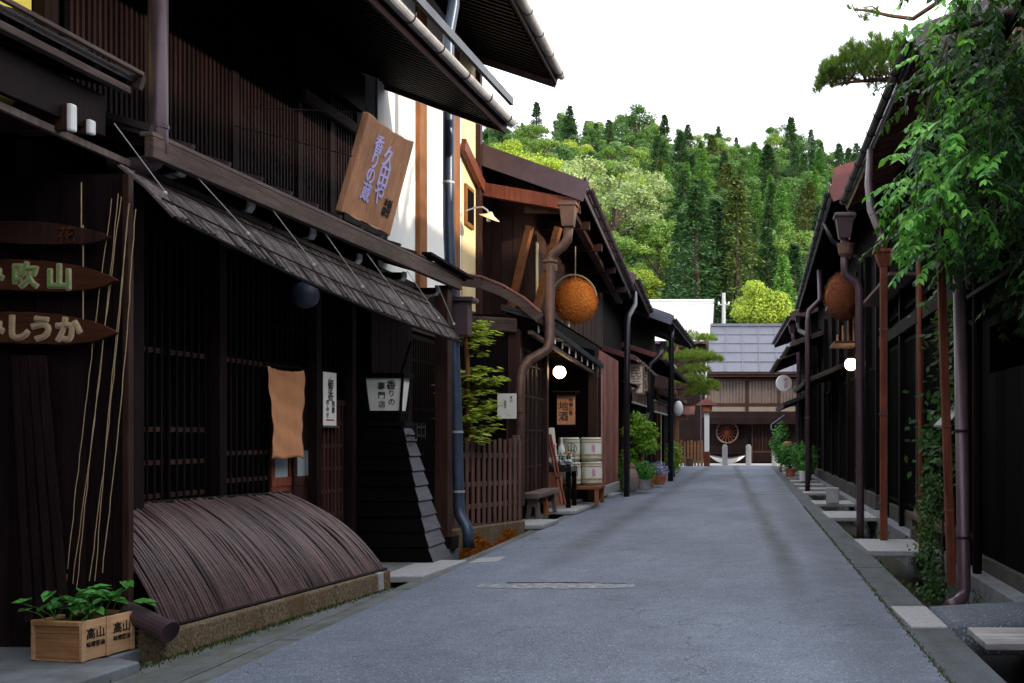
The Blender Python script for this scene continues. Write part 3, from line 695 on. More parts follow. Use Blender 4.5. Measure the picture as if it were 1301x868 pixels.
roof(H0, f1.pt(-4, .72, 5.62) , f1.pt(1.96, .72, 5.62), inn1, 5.4, .38, M['metal_roof'], t=.10, raft=.3, fascia=M['plum_v'], fh=.26)
# leaning slatted panel
LP = thing('leaning_screen', 'dark slatted panel leaning on the boards left of the planter', 'slatted panel', (-5.2, 7.3, 0))
mb = MB()
for i in range(4):
    a = at(38 + i * 15, 790, 6.80); b = at(20 + i * 11, 452, 6.93); mb.beam(a, b, .05, .025, (0, -1, .2))
mb.build('slat', M['plum_v'], LP)
for k in range(8):
    mb = MB(); t = .06 + k * .125; a = at(32, 790, 6.81).lerp(at(16, 452, 6.94), t); b = at(92, 790, 6.81).lerp(at(60, 452, 6.94), t); mb.beam(a + V((0, .02, 0)), b + V((0, .02, 0)), .02, .03); mb.build('crossbar', M['dark_x'], LP)
# carved boards hung one under another, facing along the street
def carved_board(cx, cz, w, h, ang, label, txt, inkmat, outline, droop):
    y = 6.90; T = thing('carved_sign_board', label, 'sign board', (cx, y, cz))
    top = []; bot = []
    nn = 26
    for i in range(nn + 1):
        t = -1 + 2 * i / nn; x = t * w / 2; e = (1 - abs(t) ** 2.1) ** .8
        top.append(V((cx + x, y, cz + .02 + h * .52 * e - droop * t + random.uniform(-.003, .003)))); bot.append(V((cx + x, y, cz - h * .42 * (1 - abs(t) ** 4) - droop * .5 * t + random.uniform(-.003, .003))))
    mb = MB(); mb.prism(bot + top[::-1], (0, .035, 0)); bd = mb.build('board', M['sign_dark'] if inkmat != M['sign_dark'] else M['post'], T, bevel=.006)
    if txt:
        for s_, off in txt:
            if outline:
                mb = MB(); text_into(mb, s_, h * .88, (cx + off, y, cz + .005 - droop * off / (w / 2)), (1, 0, 0), (0, 0, 1), .002, .004, bold=.03); 
                for k in range(8):
                    a = k * math.pi / 4; text_into(mb, s_, h * .88, (cx + off + .008 * math.cos(a), y, cz + .005 + .008 * math.sin(a) - droop * off / (w / 2)), (1, 0, 0), (0, 0, 1), .001, .001 + .0002 * k, bold=.03)
                mb.build('letter_outline', outline, bd)
            mb = MB(); text_into(mb, s_, h * .88, (cx + off, y, cz + .005 - droop * off / (w / 2)), (1, 0, 0), (0, 0, 1), .003, .009, bold=.01); mb.build('lettering', inkmat, bd)
    mb = MB()
    for sx in (-.34, .30): mb.tube([(cx + sx * w, y + .017, cz + h * .3), (cx + sx * w, y + .017, cz + .36)], .004, 5)
    mb.build('hanging_cord', M['rope'], T)
    return T
carved_board(-4.83, 2.57, 1.16, .20, 0, 'middle hanging carved board with green lettering', [('く', -.46), ('み', -.26), ('吹', -.03), ('山', .20)], M['green_ink'], M['pale_ink'], .03)
carved_board(-4.83, 2.215, 1.16, .205, 0, 'lowest hanging carved board with cream lettering', [('よ', -.45), ('み', -.26), ('し', -.08), ('う', .08), ('か', .26)], M['cream_ink'], M['pale_ink'], .025)
carved_board(-4.80, 2.86, 1.02, .14, 0, 'topmost hanging carved board, dim and without clear lettering', [('花', .22)], M['sign_dark'], None, .03)
# ropes for climbing plants, from the eave to the planter
for i, (xt, yt, xb, yb) in enumerate([(142, 252, 84, 742), (150, 246, 92, 742), (154, 250, 98, 745), (163, 262, 114, 738), (165, 258, 121, 738), (172, 266, 130, 728)]):
    a = at(xt, yt, 6.95); b = at(xb, yb, 6.90); pts = []
    for k in range(25):
        t = k / 24; p = a.lerp(b, t); p += V((.02 * math.sin(math.pi * t) * (1 if i % 2 else -.6), 0, 0)) + V((random.uniform(-.0025, .0025),) * 3); pts.append(p)
    mb = MB(); mb.tube(pts, .0028, 5); tag(mb.build('plant_rope', M['rope']), 'straw rope stretched from the eave down to the planter box', 'rope', 'ropes strung from the eave to the planter box')
# wooden planter box
PB = thing('planter_box', 'wooden crate used as a planter beside the bamboo guard', 'planter', (-4.22, 6.49, .066), rotz=math.radians(-10))
ORG[PB] = V((0, 0, 0))
w, l, h = .36, .44, .26
for s_, nm in ((-1, 'end_board'), (1, 'end_board')):
    y = 0 if s_ < 0 else l - .022
    mb = MB(); mb.box(-w + .012, -.012, y + (.012 if s_ < 0 else 0), y + .03, .01, .175); mb.box(-w + .012, -.012, y + (.012 if s_ < 0 else 0), y + .03, .178, .225); mb.build(nm, M['crate'], PB, bevel=.003)
    mb = MB(); mb.box(-w + .012, -.012, y - (.012 if s_ < 0 else -.0), y + .02, .228, h); mb.build('end_cleat', M['crate'], PB, bevel=.005)
for s_ in (0, 1):
    x = -.014 if s_ else -w; 
    mb = MB(); mb.box(x, x + .014, 0, l, .004, .14); mb.box(x, x + .014, 0, l, .143, h - .003); sb = mb.build('side_board', M['crate_y'], PB, bevel=.003)
    for yb in (0, l / 2 - .02, l - .035):
        mb = MB(); X = x + .0145 if s_ else x - .008; mb.box(X, X + .008, yb, yb + .035, .002, h); mb.build('corner_batten', M['crate_y'], sb, bevel=.002)
    if s_:
        for yb in (.115, .335):
            mb = MB(); text_into(mb, '高山', .075, (.0005, yb, .165), (0, 1, 0), (0, 0, 1), .001, .002); text_into(mb, '味噌醤油', .038, (.0005, yb, .10), (0, 1, 0), (0, 0, 1), .001, .002); mb.build('stencil_mark', M['ink'], sb)
mb = MB(); mb.box(-w + .014, -.014, .02, l - .02, .19, .235); mb.build('soil', M['soil'], PB)
mb = MB(); mb.box(-w + .01, -.01, .015, l - .015, 0, .012); mb.build('bottom_board', M['crate_y'], PB)
# leafy plant in the planter
PL = thing('planter_seedling', 'broad leaved green seedlings growing out of the wooden planter box', 'plant', (-4.36, 6.73, .30))
mb = MB(); st = MB()
for i in range(34):
    cx = -4.36 + random.gauss(0, .08); cy = 6.73 + random.gauss(0, .10); hh = random.uniform(.08, .24); lean = V((random.gauss(0, .10), random.gauss(0, .14), hh))
    if i == 0: cx, cy, lean = -4.48, 6.62, V((-.16, -.02, .10))
    if i == 1: cx, cy, lean = -4.27, 6.86, V((.10, .02, .24))
    b0 = V((cx, cy, .28)); tip = b0 + lean; st.tube([b0, b0 + lean * .6 + V((0, 0, .02)), tip], .003, 4)
    for k in range(random.choice((2, 3))):
        a = random.uniform(0, 6.28); d = V((math.cos(a), math.sin(a), random.uniform(-.35, .25))); s_ = random.uniform(.06, .115)
        nrm = V((random.uniform(-.4, .4), random.uniform(-.5, .3), 1)); r = d.cross(nrm).normalized(); n2 = r.cross(d).normalized()
        P = tip - d * .01
        mid = P + d * s_ * .5 - n2 * .006; 
        vs = [P, P + d * s_ * .12 + r * s_ * .34 + n2 * .012, P + d * s_ * .55 + r * s_ * .33 + n2 * .01, P + d * s_ * 1.1 - n2 * .012, P + d * s_ * .55 - r * s_ * .33 + n2 * .01, P + d * s_ * .12 - r * s_ * .34 + n2 * .012, mid]
        mb.add(vs, [(0, 6, 2, 1), (6, 3, 2), (0, 5, 4, 6), (6, 4, 3)])
mb.build('foliage', M['lf_box'], PL); st.build('stem', M['lf_bush'], PL)
# ================================================================== THINGS ON AND AT THE FIRST HOUSE
# big leaning name board on the lower roof
a0 = V((-4.030, 10.2, 3.74)); a1 = V((-3.955, 11.36, 3.73)); b0 = V((-3.755, 10.2, 4.73)); b1 = V((-3.68, 11.36, 4.77))
SB = thing('name_board', 'big wooden shop board with lilac writing leaning over the lower roof', 'sign board', (a0 + a1) / 2)
nrm = (a1 - a0).cross(b0 - a0).normalized()   # towards the street
if nrm.x < 0: nrm = -nrm
mb = MB(); th = nrm * -.075
nn = 10; face = []
bot = [a0.lerp(a1, i / nn) + nrm * 0 + V((0, 0, .012 * math.sin(i * 1.7))) for i in range(nn + 1)]
top = [b0.lerp(b1, i / nn) + V((0, 0, -.03 * math.sin(math.pi * i / nn) + .008 * math.sin(i * 2.1))) for i in range(nn + 1)]
mb.prism(bot + top[::-1], th); bd = mb.build('board', M['sign'], SB, bevel=.012)
R_ = (a1 - a0).normalized(); U_ = (b0 - a0).normalized()
if R_.cross(U_).dot(nrm) < 0: R_ = R_
mid = (a0 + a1 + b0 + b1) / 4
fl = R_.cross(U_).dot(nrm) > 0
mb = MB()
for s_, dx, dy in (('久', .06, .20), ('田', .06, -.0), ('や', .06, -.19)): text_into(mb, s_, .25, mid + R_ * dx + U_ * dy, R_, U_, .003, .004, bold=.017)
for s_, dx, dy in (('香', -.22, .27), ('り', -.22, .10), ('の', -.22, -.06), ('蔵', -.22, -.24)): text_into(mb, s_, .20, mid + R_ * dx + U_ * dy, R_, U_, .003, .004, bold=.017)
mb.build('brush_lettering', M['lilac'], bd)
mb = MB(); text_into(mb, '本舗\n謹製', .10, mid + R_ * .33 - U_ * .27, R_, U_, .002, .004); mb.build('small_lettering', M['ink'], bd)
mb = MB(); mb.beam(a0.lerp(a1, .05) - V((0.05, 0, .03)), a0.lerp(a1, .95) - V((0.05, 0, .03)), .10, .06); mb.build('foot_beam', M['dark_y'], SB)
mb = MB()
mb.tube([b0.lerp(b1, .04) + nrm * -.04, f1.pt(10.05, -.8, 4.75)], .006, 5); mb.tube([a0.lerp(b0, .55) + nrm * -.05, f1.pt(9.8, -.8, 4.5)], .006, 5); mb.build('stay_wire', M['pipe_dark'], SB)
# cloth curtain over the doorway
NC = thing('door_curtain', 'plain orange cloth curtain hanging in the doorway', 'curtain', f1.pt(10.4, -.5, 2.2))
nu, nz = 26, 30; vs = []; fs = []
for j in range(nz + 1):
    for i in range(nu + 1):
        s = i / nu; t = j / nz
        fold = .030 * math.sin(s * 8 + 1.2 + .8 * t) * (1 - .5 * t) + .006 * math.sin(t * 23 + s * 6) + .007 * math.sin(s * 41 + t * 5) + .010 * math.sin(s * 23 + 2 * t) * (.2 + .8 * (1 - t)) + .014 * math.sin(t * 5 + s * 4)
        sag = -.035 * math.sin(math.pi * s) * t ** 6
        vs.append(f1.pt(9.85 + .68 * s, -.44 + fold, 1.285 + .90 * t + sag + .01 * math.sin(s * 11) * (1 - t)))
for j in range(nz):
    for i in range(nu):
        a = j * (nu + 1) + i; fs.append((a, a + 1, a + nu + 2, a + nu + 1))
mb = MB(); mb.add(vs, fs); c = mb.build('cloth', M['noren'], NC, smooth=True)
so = c.modifiers.new('thick', 'SOLIDIFY'); so.thickness = .004
mb = MB(); mb.tube([f1.pt(9.80, -.45, 2.195), f1.pt(10.6, -.45, 2.195)], .012, 8); mb.build('rod', M['dark_y'], NC)
# long paper banner beside the door
PBn = thing('paper_banner', 'narrow white paper banner with writing right of the orange curtain', 'banner', f1.pt(11.6, -.45, 2.1))
P = lambda u, z: f1.pt(u, -.462, z)
uu0, uu1 = 10.99, 11.29
mb = MB(); f1.box(mb, uu0, uu1, -.468, -.462, 1.62, 2.20); sh = mb.build('sheet', M['paper'], PBn)
mb = MB(); f1.box(mb, uu0 - .03, uu1 + .03, -.472, -.452, 1.60, 1.622); mb.build('bottom_rod', M['weather_y'], PBn)
mb = MB(); text_into(mb, '御\n香', .13, P(11.15, 2.0), f1.a, (0, 0, 1), .001, .002, spacing=.9); text_into(mb, 'の\nみ\nせ', .07, P(11.08, 1.80), f1.a, (0, 0, 1), .001, .002); text_into(mb, '飛\n騨', .07, P(11.21, 1.82), f1.a, (0, 0, 1), .001, .002); mb.build('lettering', M['ink'], sh)
mb = MB(); f1.box(mb, 11.05, 11.23, -.461, -.458, 1.675, 1.69); mb.build('seal_mark', M['red_ink'], sh)
# dark globe below the awning
GL = thing('hanging_globe', 'unlit dark blue-grey globe hanging under the reed awning', 'globe lamp', at(388, 375, 9.6))
mb = MB(); g = at(388, 375, 9.6); mb.sphere(g, .125, 24, 16); mb.build('globe', M['lamp_off'], GL, smooth=True)
mb = MB(); mb.tube([g + V((0, 0, .11)), g + V((0, 0, .42))], .008, 6); mb.lathe([(.03, .10), (.035, .15)], g, 12); mb.build('stem', M['pipe_dark'], GL)
# slatted tower with paper lantern
bx0, bx1, by0, by1 = -4.66, -3.61, 11.75, 12.40; tx0, tx1, ty0, ty1 = -4.42, -4.01, 11.95, 12.25; zb, zt = .058, 1.62
LT = thing('lantern_tower', 'black clapboard tower tapering up to a paper lantern with writing', 'lantern tower', (-4.1, 12.2, zb))
def tw(t): return (bx0 + (tx0 - bx0) * t, bx1 + (tx1 - bx1) * t, by0 + (ty0 - by0) * t, by1 + (ty1 - by1) * t, zb + (zt - zb) * t)
mb = MB(); nb = 9
def tw2(t): # slight concave flare
    k = t ** .88; return (bx0 + (tx0 - bx0) * k, bx1 + (tx1 - bx1) * k, by0 + (ty0 - by0) * k, by1 + (ty1 - by1) * k, zb + (zt - zb) * t)
for i in range(nb):
    A0 = tw2(i / nb); A1 = tw2((i + 1) / nb); e = .022; g = .004
    mb.hexa([(A0[0] - e, A0[2] - e, A0[4]), (A0[1] + e, A0[2] - e, A0[4]), (A0[1] + e, A0[3] + e, A0[4]), (A0[0] - e, A0[3] + e, A0[4]),
             (A1[0] - .002, A1[2] - .002, A1[4] - g), (A1[1] + .002, A1[2] - .002, A1[4] - g), (A1[1] + .002, A1[3] + .002, A1[4] - g), (A1[0] - .002, A1[3] + .002, A1[4] - g)])
mb.build('clapboard', M['shade_x'], LT, bevel=.003)
M['tower_edge'] = wood('lit_tower_boards', (.035, .036, .046), (.115, .118, .145), 'Y', .45, spec=.5)  # paler copy of the tower boards; light on the street side is painted in
mb = MB()
for i in range(nb):
    A0 = tw2(i / nb); A1 = tw2((i + 1) / nb); e = .027; g = .006
    mb.hexa([(A0[1] + .004, A0[2] - .02, A0[4]), (A0[1] + e, A0[2] - .02, A0[4]), (A0[1] + e, A0[3] + .02, A0[4]), (A0[1] + .004, A0[3] + .02, A0[4]),
             (A1[1] - .01, A1[2] - .001, A1[4] - g), (A1[1] + .008, A1[2] - .001, A1[4] - g), (A1[1] + .008, A1[3] + .001, A1[4] - g), (A1[1] - .01, A1[3] + .001, A1[4] - g)])
mb.build('street_side_board', M['tower_edge'], LT, bevel=.003)
mb = MB(); cx = (tx0 + tx1) / 2; cy = (ty0 + ty1) / 2; lx_ = cx - .02
mb.box(tx0 - .03, tx1 + .03, ty0 - .03, ty1 + .03, zt, zt + .05); mb.build('cap_board', M['dark_x'], LT, bevel=.006)
mb = MB(); mb.box(lx_ - .19, lx_ + .19, cy - .13, cy + .13, zt + .052, 1.785); mb.build('lantern_plinth', M['shade_x'], LT, bevel=.006)
mb = MB()
for (x0, x1, y0, y1) in ((tx1 + .0, tx1 + .16, ty0 - .02, ty0 + .02), (tx1 + .0, tx1 + .16, ty1 - .02, ty1 + .02), (tx1 + .14, tx1 + .17, ty0 - .02, ty1 + .02)):
    for z in (1.50, 1.60): mb.box(x0, x1, y0, y1, z, z + .025)
for y in (ty0, cy, ty1): mb.box(tx1 + .145, tx1 + .172, y - .015, y + .015, 1.47, 1.66)
mb.build('small_railing', M['pipe_dark'], LT)
def lz(t, k): # lantern faces widen upwards
    w0, w1 = .165, .215; return (w0 + (w1 - w0) * t) + k
zl0, zl1 = 1.80, 2.19
pf = MB(); 
lx0 = cx - .02
pf.hexa([(lx0 - .17, cy - .11, zl0), (lx0 + .17, cy - .11, zl0), (lx0 + .17, cy + .11, zl0), (lx0 - .17, cy + .11, zl0), (lx0 - .215, cy - .14, zl1), (lx0 + .215, cy - .14, zl1), (lx0 + .215, cy + .14, zl1), (lx0 - .215, cy + .14, zl1)])
pap = pf.build('paper_shade', M['paper'], LT)
mb = MB()
for sx in (-1, 1):
    for sy in (-1, 1): mb.beam((lx0 + sx * .178, cy + sy * .116, zl0 - .14), (lx0 + sx * .224, cy + sy * .148, zl1 + .02), .026, .026, (0, 1, 0))
for z, r in ((zl0 - .01, .185), (zl1 + .01, .235), (zl0 - .13, .17)):
    q_ = r * .65; mb.box(lx0 - r, lx0 + r, cy - q_ - .015, cy - q_ + .015, z - .015, z + .015); mb.box(lx0 - r, lx0 + r, cy + q_ - .015, cy + q_ + .015, z - .015, z + .015)
    mb.box(lx0 - r - .015, lx0 - r + .015, cy - q_, cy + q_, z - .014, z + .014); mb.box(lx0 + r - .015, lx0 + r + .015, cy - q_, cy + q_, z - .014, z + .014)
mb.box(lx0 - .25, lx0 + .25, cy - .18, cy + .18, zl1 + .03, zl1 + .055)
mb.beam((lx0 + .2, cy - .14, zl1 + .05), (lx0 + .34, cy - .2, zl1 + .42), .02, .02)
mb.build('lantern_frame', M['dark_v'], LT)
mb = MB(); Un = V((0, -.030, .39)).normalized(); c = V((lx0, cy - .126, 1.995))
for i, ch in enumerate('香りの'): text_into(mb, ch, (.115, .085, .085)[i], c + V((.085, 0, 0)) + Un * (.105 - .098 * i), (1, 0, 0), Un, .001, .003)
for i, ch in enumerate('専門店'): text_into(mb, ch, (.10, .09, .085)[i], c + V((-.03, 0, 0)) + Un * (.09 - .105 * i), (1, 0, 0), Un, .001, .003)
mb.build('lettering', M['ink'], pap)
# ================================================================== WHITE PLASTERED HOUSE, set back (second on the left)
f2 = Fac((-4.80, 13.3), (-4.80, 18.3), 1)
H2 = thing('machiya_house', 'taller house with white plastered upper wall and orange-brown posts', 'house', (-5.5, 15.5, 0))
mb = MB(); mb.prism([V((-4.83, 13.32, .06)), V((-4.83, 13.32, 8.25)), V((-8.3, 13.32, 9.5)), V((-11.8, 13.32, 8.25)), V((-11.8, 13.32, .06))], (0, 4.9, 0)); mb.build('wall', M['white'], H2)
mb = MB(); f2.box(mb, .0, 3.9, .0, .012, 3.7, 8.2); mb.build('white_plaster', M['white'], H2)
mb = MB(); f2.box(mb, 3.95, 4.93, .0, .012, 3.7, 8.2); mb.build('cream_plaster', M['cream'], H2)
for px, w, z1 in ((540, .17, 8.1), (582, .20, 8.1)):
    Y = 4.70 * F / (948 - px)
    mb = MB(); mb.box(-4.82, -4.72, Y - w, Y + w, 3.6, z1); mb.build('pillar', M['orange_v'], H2, bevel=.008)
mb = MB(); mb.box(-4.82, -4.70, 18.10, 18.26, 3.6, 8.1); mb.build('pillar', M['post'], H2, bevel=.008)
mb = MB(); mb.beam((-4.70, 17.0, 6.36), (-4.70, 18.3, 5.95), .08, .22); mb.build('diagonal_brace', M['rust_v'], H2, bevel=.006)
mb = MB(); mb.box(-4.788, -4.74, 17.35, 17.85, 5.1, 5.8); wf = mb.build('window', M['orange_v'], H2, bevel=.006)
mb = MB(); mb.box(-4.742, -4.732, 17.42, 17.78, 5.17, 5.73); mb.build('pane', M['black'], wf)
# lower dark lattice wall in the recess
mb = MB(); f2.lattice(mb, .3, 3.5, .03, .25, 2.9, .10, .035, .04, (1.0, 1.9, 2.6)); mb.build('lattice_screen', M['plum_v'], H2)
mb = MB(); f2.box(mb, .02, 3.68, .005, .02, .06, 3.72); mb.build('dark_board_wall', M['dark_v'], H2)
mb = MB(); f2.box(mb, .02, 3.68, .02, .10, 3.0, 3.2); mb.build('beam', M['post'], H2)
roof(H2, (-3.37, 11.6, 7.84), (-3.37, 18.0, 7.84), (-1, 0, 0), 4.9, .33, M['metal_roof'], t=.10, raft=.16, rw=.06, rh=.08, raft_mat=M['dark_x'], fascia=M['plum_v'], fh=.26, gutter=M['gutter'], gr=.07, barge=M['pipe_plum'], bh=.3)
mb = MB()
mb.tube([(-3.9, 13.75, 8.0), (-3.93, 13.75, 7.3), (-4.0, 13.75, 6.9), (-4.0, 13.75, 4.4), (-3.95, 13.75, 3.2), (-3.90, 13.75, 2.0), (-3.86, 13.75, .58), (-3.84, 13.74, .44), (-3.74, 13.68, .30), (-3.71, 13.67, .20), (-3.71, 13.67, .02)], .075, 16)
bp = mb.build('downpipe', M['pipe_blue'], H2, smooth=True)
for z, x in ((1.55, -3.885), (2.9, -3.935), (.75, -3.862), (4.9, -4.0)): mb = MB(); mb.lathe([(.081, 0), (.081, .03)], (x, 13.75, z), 16); mb.build('pipe_clamp', M['gutter'], bp)
mb = MB(); mb.box(-4.02, -3.62, 13.55, 13.87, 3.30, 3.36); mb.box(-3.95, -3.70, 13.6, 13.82, 2.85, 3.30); mb.build('rain_box', M['pipe_plum'], bp, bevel=.01)
# enamel street lamp on the corner post
EL = thing('enamel_lamp', 'small cream enamel shade lamp on a curved arm under the gable', 'wall lamp', (-4.66, 17.6, 5.5))
mb = MB(); a = at(592, 268, 17.2); mb.tube([a, at(604, 264, 17.1), at(613, 263, 17.0), at(619, 267, 17.0), at(622, 273, 17.0)], .014, 8); mb.build('arm', M['gutter'], EL)
c = at(623, 273, 17.0); ax = V((.35, -.15, .9)).normalized()
mb = MB(); mb.lathe([(.02, .05), (.035, .03), (.06, .0), (.17, -.05), (.175, -.06), (.165, -.055), (.05, -.01)], c, 22, ax); mb.build('shade', M['cream'], EL, smooth=True)
mb = MB(); mb.sphere(c - ax * .085, .04, 12, 8); mb.build('bulb', M['paint'], EL, smooth=True)
# picket fence on its stone base
PF = thing('picket_fence', 'dark brown picket fence standing on a stone base', 'fence', (-3.75, 15, .22))
q0 = V((-4.08, 14.3, 0)); q1 = V((-3.62, 16.3, 0)); n = 13
for i in range(n):
    p = q0.lerp(q1, i / (n - 1)); z0 = .26 - .09 * i / (n - 1)
    mb = MB(); fd = (q1 - q0).normalized(); fo = V((fd.y, -fd.x, 0)); zz = 1.46 + random.uniform(-.015, .015); e0 = p - fd * .045; e1 = p + fd * .045; mb.hexa([e0 + V((0, 0, z0)), e1 + V((0, 0, z0)), e1 + fo * .022 + V((0, 0, z0)), e0 + fo * .022 + V((0, 0, z0)), e0 + V((0, 0, zz)), e1 + V((0, 0, zz)), e1 + fo * .022 + V((0, 0, zz)), e0 + fo * .022 + V((0, 0, zz))]); mb.build('picket', M['fence'], PF, bevel=.006)
for z in (.50, .82, 1.24):
    mb = MB(); mb.beam(q0 + V((-.02, -.05, z)), q1 + V((-.02, .05, z - .04)), .03, .07); mb.build('rail', M['grey_v'], PF, bevel=.005)
for p in (q0 + V((-.06, -.06, 0)), q1 + V((-.06, .06, 0))):
    mb = MB(); mb.box(p.x - .05, p.x + .05, p.y - .05, p.y + .05, .2, 1.52); mb.build('fence_post', M['orange_v'] if p.y < 14.5 else M['grey_v'], PF, bevel=.008)
mb = MB(); a = q0 + V((.035, -.62, .235)); b = q1 + V((.08, .12, .16)); o = V((-.30, 0, 0))
nseg = 4
for i in range(nseg):
    s = a.lerp(b, i / nseg + .002); e = a.lerp(b, (i + 1) / nseg - .002); mb.hexa([V((s.x, s.y, -.45)), V((e.x, e.y, -.45)), V((e.x, e.y, -.45)) + o, V((s.x, s.y, -.45)) + o, s, e, e + o, s + o])
tag(mb.build('fence_base', M['stone'], bevel=.02), 'rough stone base wall under the picket fence, orange moss at its foot', 'stone base')
# ------------------------------------------------------------------ tree making
def leaf_cloud(mb, c, r, n, size, sq=(1, 1, .8), shell=.55, up=.35, lean=None):
    for i in range(n):
        d = V((random.gauss(0, 1), random.gauss(0, 1), random.gauss(0, 1))).normalized()
        k = shell + (1 - shell) * random.random() ** .6
        p = V(c) + V((d.x * r * sq[0], d.y * r * sq[1], d.z * r * sq[2])) * k
        nr = (d + V((0, 0, up)) + V((random.gauss(0, .5), random.gauss(0, .5), random.gauss(0, .5)))).normalized()
        t = nr.cross(V((random.gauss(0, 1), random.gauss(0, 1), random.gauss(0, 1)))).normalized()
        mb.leaf(p, t, nr, size * random.uniform(.7, 1.3), size * random.uniform(.5, .85))
# young maple behind the fence
MT = thing('young_maple', 'young bright green maple tied to a stake behind the picket fence', 'tree', (-4.05, 15.0, .1))
mb = MB(); mb.tube([at(596, 600, 14.9), at(595, 520, 14.9), at(594, 470, 14.9), at(592, 425, 14.9), at(594, 398, 14.9)], [.045, .04, .035, .03, .015], 10); tk = mb.build('trunk', M['orange_v'], MT, smooth=True)
mb = MB(); lf = MB()
for i in range(120):
    z = random.random(); py = 562 - 155 * z; 
    if .62 < z < .84 and random.random() < .93: continue
    base = at(594 + random.uniform(-1, 1), py + 8, 14.9)
    a = random.uniform(0, 6.28); ln = random.uniform(.15, .52) * (1.0 if z < .65 else .75)
    tip = base + V((math.cos(a) * ln + .06, math.sin(a) * ln, random.uniform(.0, .16)))
    mb.tube([base, base.lerp(tip, .5) + V((0, 0, .04)), tip], [.008, .006, .003], 4)
    for k in range(15):
        t = random.uniform(.3, 1.05); p = base.lerp(tip, t) + V((random.gauss(0, .05), random.gauss(0, .05), random.gauss(0, .025)))
        a2 = a + random.gauss(0, .9)
        for q in (-.95, -.5, 0, .5, .95):    # five-fingered leaf
            d = V((math.cos(a2 + q), math.sin(a2 + q), -.25)); lf.leaf(p, d, (random.gauss(0, .2), random.gauss(0, .2), 1), .085 * (1.15 - .35 * abs(q)), .034)
mb.build('branch', M['bark'], MT); lf.build('crown', M['lf_maple'], MT)
# white notice on the wall beyond
# ================================================================== SAKE SHOP (third on the left)
H3 = thing('sake_shop', 'dark timbered sake shop with a deep gabled eave and open entrance', 'house', (-4.5, 21, .06))
mb = MB(); mb.box(-8, -3.92, 17.1, 19.38, .06, 3.55); mb.build('wall', M['dark_v'], H3)
mb = MB(); mb.prism([V((-3.92, 19.0, 3.56)), V((-3.92, 19.0, 6.2)), V((-7.5, 19.0, 7.45)), V((-11.5, 19.0, 6.2)), V((-11.5, 19.0, 3.56))], (0, .39, 0)); mb.build('wall', M['dark_v'], H3)
mb = MB(); x = -6.4
while x < -3.95:
    mb.box(x, x + .20, 18.975 - random.uniform(0, .012), 18.998, 3.6, 6.15 + (-3.92 - x) * .35); x += .208
mb.build('flank_board', M['post'], H3)
mb = MB(); mb.prism([V((-5.4, 19.4, .06)), V((-5.4, 19.4, 3.2)), V((-3.92, 19.4, 3.2)), V((-3.92, 19.4, 6.2)), V((-7.5, 19.4, 7.5)), V((-11.5, 19.4, 6.2)), V((-11.5, 19.4, .06))], (0, 4.2, 0)); mb.build('wall', M['dark_y'], H3)
mb = MB(); mb.prism([V((-3.50, 23.6, .06)), V((-3.50, 23.6, 3.5)), V((-3.92, 23.6, 3.6)), V((-3.92, 23.6, 6.0)), V((-7.5, 23.6, 7.3)), V((-11.5, 23.6, 6)), V((-11.5, 23.6, .06))], (0, 4.3, 0)); mb.build('wall', M['dark_v'], H3)
# shutters
for k in range(3):
    y0 = 17.3 + k * .74; mb = MB(); mb.box(-3.915, -3.87, y0, y0 + .70, .36, 3.05); sh = mb.build('shutter', M['plum_v'], H3, bevel=.006)
    mb = MB()
    for y in (y0 + .0, y0 + .35, y0 + .66): mb.box(-3.872, -3.845, y, y + .045, .36, 3.05)
    for z in (.36, .95, 1.6, 2.2, 2.75, 3.0): mb.box(-3.872, -3.85, y0, y0 + .70, z, z + .03)
    mb.build('shutter_frame', M['post'], sh)
for y, x in ((17.18, -3.86), (19.52, -3.86), (23.0, -3.42), (24.1, -3.5)):
    mb = MB(); mb.box(x - .12, x + .08, y - .09, y + .09, .06, 3.3); mb.build('pillar', M['post'], H3, bevel=.008)
mb = MB(); mb.box(-3.905, -3.85, 19.62, 19.70, .2, 3.0); mb.build('door_jamb', M['orange_v'], H3, bevel=.006)
mb = MB()
y = 24.15
while y < 27.7:
    mb.box(-3.495, -3.47 + random.uniform(0, .008), y, y + .155, .30, 3.55); y += .16
mb.build('red_board_wall', M['rust_board'], H3)
mb = MB(); mb.box(-3.50, -3.42, 24.15, 27.75, .06, .30); mb.build('base_stone', M['granite'], H3, bevel=.01)
mb = MB(); mb.box(-3.468, -3.45, 24.3, 24.42, 1.2, 3.0); mb.build('name_plate', M['paper'], H3)
# upper storey boarding
mb = MB()
y = 19.0
while y < 27.5:
    mb.box(-3.915, -3.89 + random.uniform(0, .012), y, y + .20, 3.9, 6.1); y += .207
mb.build('board_wall', M['post'], H3)
for y, z0, z1 in ((18.9, 4.0, 5.4), (22.3, 3.9, 5.0)):
    mb = MB(); mb.box(-3.885, -3.87, y, y + .16, z0, z1 - .3); mb.build('plaster_panel', M['cream'], H3)
for xa, xb, y in ((-4.35, -3.95, 18.80), (-3.90, -3.45, 18.9)):
    mb = MB(); mb.beam((xa, y, 3.75), (xb, y - .1, 5.35), .12, .12); mb.build('eave_strut', M['orange_x'], H3, bevel=.006)
mb = MB(); mb.beam((-3.2, 18.35, 5.66), (-3.35, 27, 5.1), .15, .17); mb.build('eave_beam', M['post'], H3)
for y in (18.5, 19.6, 21.3, 23.4, 25.5):
    mb = MB(); mb.beam((-4, y, 5.62 - (y - 18.3) * .062), (-3.0, y, 5.62 - (y - 18.3) * .062), .10, .15); mb.build('cantilever_beam', M['post'], H3)
